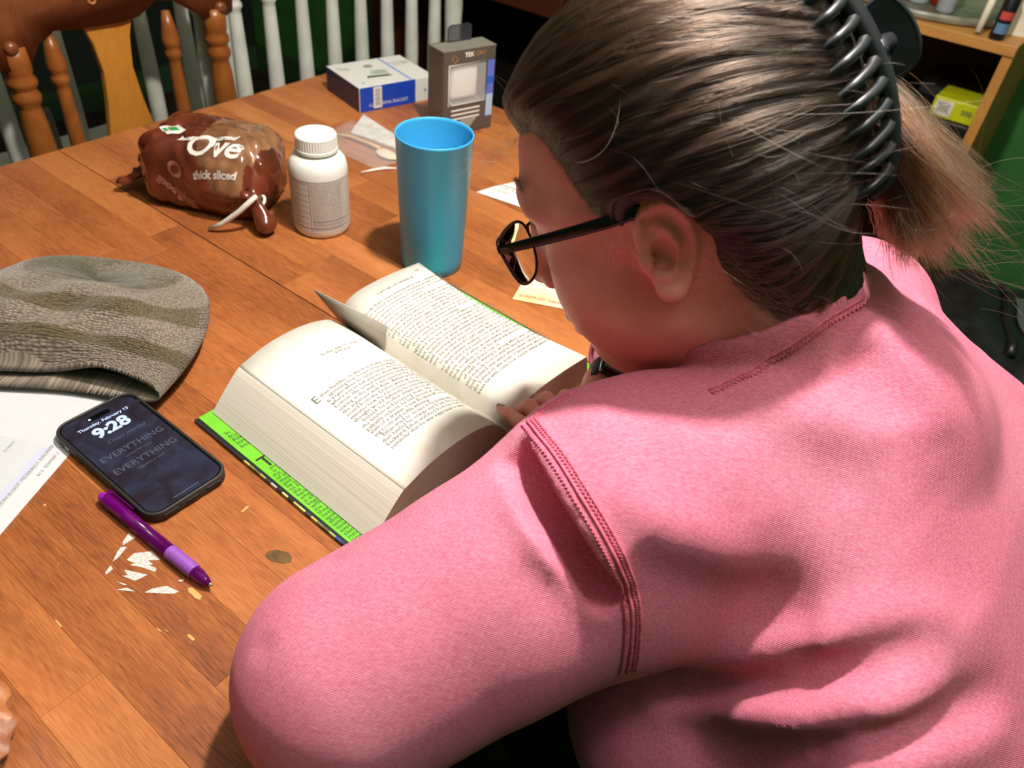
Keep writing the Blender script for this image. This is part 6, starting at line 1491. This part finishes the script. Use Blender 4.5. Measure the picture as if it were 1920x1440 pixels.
# round tray and bottles on the shelf top
tray = empty('round_tray', on_shelf(0.205, 0.215, SHH)); tag(tray, 'round grey tray of bottles on the shelf unit', 'tray')
M_tray = add_noise_color(mat('tray_stone', (128, 128, 112), 0.35), (112, 112, 98), (146, 146, 130), scale=30)
lathe('tray_plate', [(0.001, 0.004), (0.150, 0.004), (0.182, 0.0), (0.190, 0.004), (0.190, 0.016), (0.186, 0.017), (0.180, 0.010), (0.001, 0.009)], M_tray, tray, n=64, cap=False)
def jar(name, x, y, prof, mt, label, lid=None, cat='bottle', z=SHH + 0.0105, tilt=None):
    o = empty(name, on_shelf(x, y, z)); tag(o, label, cat)
    lathe('bottle_body', prof, mt, o, n=20, cap=False)
    if lid: lathe('bottle_cap', lid[0], lid[1], o, n=18)
    return o
M_red = mat('bottle_red', (140, 26, 26), 0.2); M_pnk = mat('bottle_pink', (176, 110, 112), 0.3); M_sil = mat('bottle_clear', (190, 196, 204), 0.15, trans=0.5); M_crm = mat('cream_white', (222, 214, 192), 0.5); M_blk = mat('marker_black', (20, 20, 22), 0.35)
rp = lambda r_, h_: [(0.001, 0.0), (r_ * 0.9, 0.0), (r_, 0.004), (r_, h_ * 0.75), (r_ * 0.6, h_ * 0.88), (r_ * 0.55, h_), (0.001, h_)]
lp = lambda r_, h_, t_: [(r_ * 0.62, h_ - 0.002), (r_ * 0.62, h_ + t_)]
jar('spice_bottle', 0.14, 0.300, rp(0.022, 0.07), M_pnk, 'pinkish jar at the left of the tray', (lp(0.022, 0.07, 0.015), M_crm))
jar('spice_bottle', 0.125, 0.258, rp(0.018, 0.075), M_red, 'dark red bottle standing second from left on the tray', (lp(0.018, 0.075, 0.014), M_crm))
jar('spice_bottle', 0.115, 0.222, rp(0.020, 0.07), M_sil, 'clear jar between the red bottles on the tray', (lp(0.020, 0.07, 0.015), M_red))
jar('spice_bottle', 0.135, 0.190, rp(0.014, 0.08), M_red, 'slim red bottle right of the clear jar on the tray', (lp(0.014, 0.08, 0.012), M_red))
jar('spray_bottle', 0.085, 0.162, rp(0.017, 0.09), M_sil, 'clear grey plastic bottle near the tray front', (lp(0.017, 0.09, 0.02), M_sil))
wt = tube('white_tube', [(0, 0, 0.006), (0.010, 0, 0.05), (0.016, 0, 0.085)], [0.006, 0.007, 0.006], M_crm, None, 12); place(wt, 0.012, 0.078, SHH); tag(wt, 'slim cream tube leaning at the front of the shelf top', 'tube')
mk = empty('glue_marker', on_shelf(0.022, 0.045, SHH), TA); tag(mk, 'black marker bottle with red and blue label on shelf corner', 'marker')
lathe('marker_body', [(0.001, 0.0), (0.013, 0.0), (0.014, 0.003), (0.014, 0.075), (0.009, 0.085), (0.009, 0.110), (0.001, 0.110)], M_blk, mk, n=20, cap=False)
for z0, z1, c in ((0.012, 0.030, (92, 124, 160)), (0.036, 0.050, (190, 70, 62))):
    V = [(0.0143 * math.cos(a), 0.0143 * math.sin(a), z) for a in np.linspace(R(150), R(260), 10) for z in (z0, z1)]
    pydata('marker_label', V, [(2 * i, 2 * i + 2, 2 * i + 3, 2 * i + 1) for i in range(9)], mat('marker_label_%d' % int(z0 * 1000), c, 0.5), mk, False)
cbx = box('white_carton', (0, 0, 0.05), (0.05, 0.07, 0.10), M_crm, None, 0.002); place(cbx, 0.10, 0.032, SHH, 8); tag(cbx, 'white carton at the right end of the shelf top', 'box')
# ------------------------------------------------------------------ desk and dark things further left along the wall
M_desk = wood_mat('desk_red_brown', [(0.1, (54, 22, 12)), (0.9, (96, 44, 24))], 0.45, 0.5, random_obj=False)
dk = empty('side_desk', ST(1.18, 1.78, -0.75), TA); tag(dk, 'red-brown side desk with dark underside left of the shelf unit', 'desk')
box('desk_top', (0.17, 0.36, 0.715), (0.34, 0.70, 0.055), M_desk, dk, 0.004)
box('desk_side', (0.17, 0.02, 0.343), (0.33, 0.03, 0.685), M_desk, dk); box('desk_side', (0.17, 0.69, 0.343), (0.33, 0.03, 0.685), M_desk, dk)
box('desk_back', (0.325, 0.355, 0.40), (0.015, 0.63, 0.56), mat('desk_back_black', (12, 9, 8), 0.8), dk)
o = box('papers', (0, 0, 0.01), (0.20, 0.30, 0.02), mat('papers_pale', (150, 146, 136), 0.8), None, 0.002); o.matrix_world = frame(ST(1.50, 1.93, -0.75 + 0.7435), TA); tag(o, 'stack of pale papers on the red-brown desk', 'papers')
cu_ = tube('white_cable', [tuple(ST(1.40, 1.55, -0.74)), tuple(ST(1.405, 1.55, -0.40)), tuple(ST(1.41, 1.55, -0.10)), tuple(ST(1.41, 1.55, 0.06)), tuple(ST(1.425, 1.55, 0.16)), tuple(ST(1.42, 1.55, 0.5)), tuple(ST(1.42, 1.55, 1.66))], 0.0035, mat('cable_white', (196, 190, 194), 0.5), None, 8)
tag(cu_, 'thin pale cable hanging down behind the charger pack', 'cable')
# ------------------------------------------------------------------ black bag on the floor side at the right
M_bg = add_noise_color(mat('bag_black_nylon', (20, 21, 22), 0.35), (14, 15, 16), (28, 29, 30), scale=40); M_bgg = mat('bag_grey_panel', (84, 88, 84), 0.4); M_bgm = mat('bag_buckle', (150, 150, 146), 0.3, metal=0.6)
def bagf(p):
    q = np.abs(p - v3(0, 0, 0.24)) - v3(0.13, 0.11, 0.17); d = np.sqrt((np.maximum(q, 0) ** 2).sum(-1)) + np.minimum(q.max(-1), 0) - 0.06
    d = smin(d, sd_cone(p, (-0.09, 0.0, 0.44), (0.09, 0.02, 0.46), 0.045, 0.050), 0.04)
    return smax(d + 0.004 * np.sin(p[..., 0] * 40 + p[..., 2] * 25) * np.sin(p[..., 1] * 38), -(p[..., 2] - 0.001), 0.01)
bgo = empty('black_bag', ST(0.0, 1.585, -0.75), TA + R(20)); tag(bgo, 'black nylon bag with a grey panel and buckles on the floor', 'bag')
V, Fc = sdf_mesh('bg', bagf, (-0.23, -0.21, -0.01), (0.23, 0.21, 0.56), 0.012, 1); me = quad_mesh('bag_shell', V, Fc); me.materials.append(M_bg); link('bag_shell', me, None, bgo)
def on_bagf(pts, off): 
    P = np.array(pts, np.float32); return to_surface(bagf, P, off, 5)
gpn = [(-0.10 + 0.2 * i / 7, -0.16 + 0.10 * j / 5, 0.47 - 0.012 * j) for i in range(8) for j in range(6)]
o = pydata('grey_panel', on_bagf(gpn, 0.003), grid_faces(8, 6), M_bgg, bgo)
for a, b in (((-0.13, -0.10, 0.48), (-0.06, -0.13, 0.48)), ((0.03, -0.165, 0.42), (0.09, -0.165, 0.40))):
    pth = on_bagf([tuple(np.array(a) * (1 - k) + np.array(b) * k) for k in np.linspace(0, 1, 6)], 0.006); tube('buckle', [tuple(q) for q in pth], 0.006, M_bgm, bgo, 8)
pth = on_bagf([tuple(np.array((-0.15, -0.02, 0.5)) * (1 - k) + np.array((0.15, -0.06, 0.52)) * k) for k in np.linspace(0, 1, 10)], 0.004); tube('carry_strap', [tuple(q) for q in pth], 0.010, M_bg, bgo, 8)
# ------------------------------------------------------------------ the reader's own chair
rc = empty('stool', ST(-0.22, 0.51, -0.75), TA); tag(rc, 'plain dark wooden stool under the reader', 'stool')
box('seat', (0, -0.02, 0.425), (0.40, 0.38, 0.035), M_oakd, rc, 0.01)
for x in (-0.16, 0.16):
    for y in (-0.17, 0.13): lathe('leg', [(0.014, 0.0), (0.020, 0.2), (0.018, 0.408)], M_oakd, rc, n=16, loc=(x, y, 0))
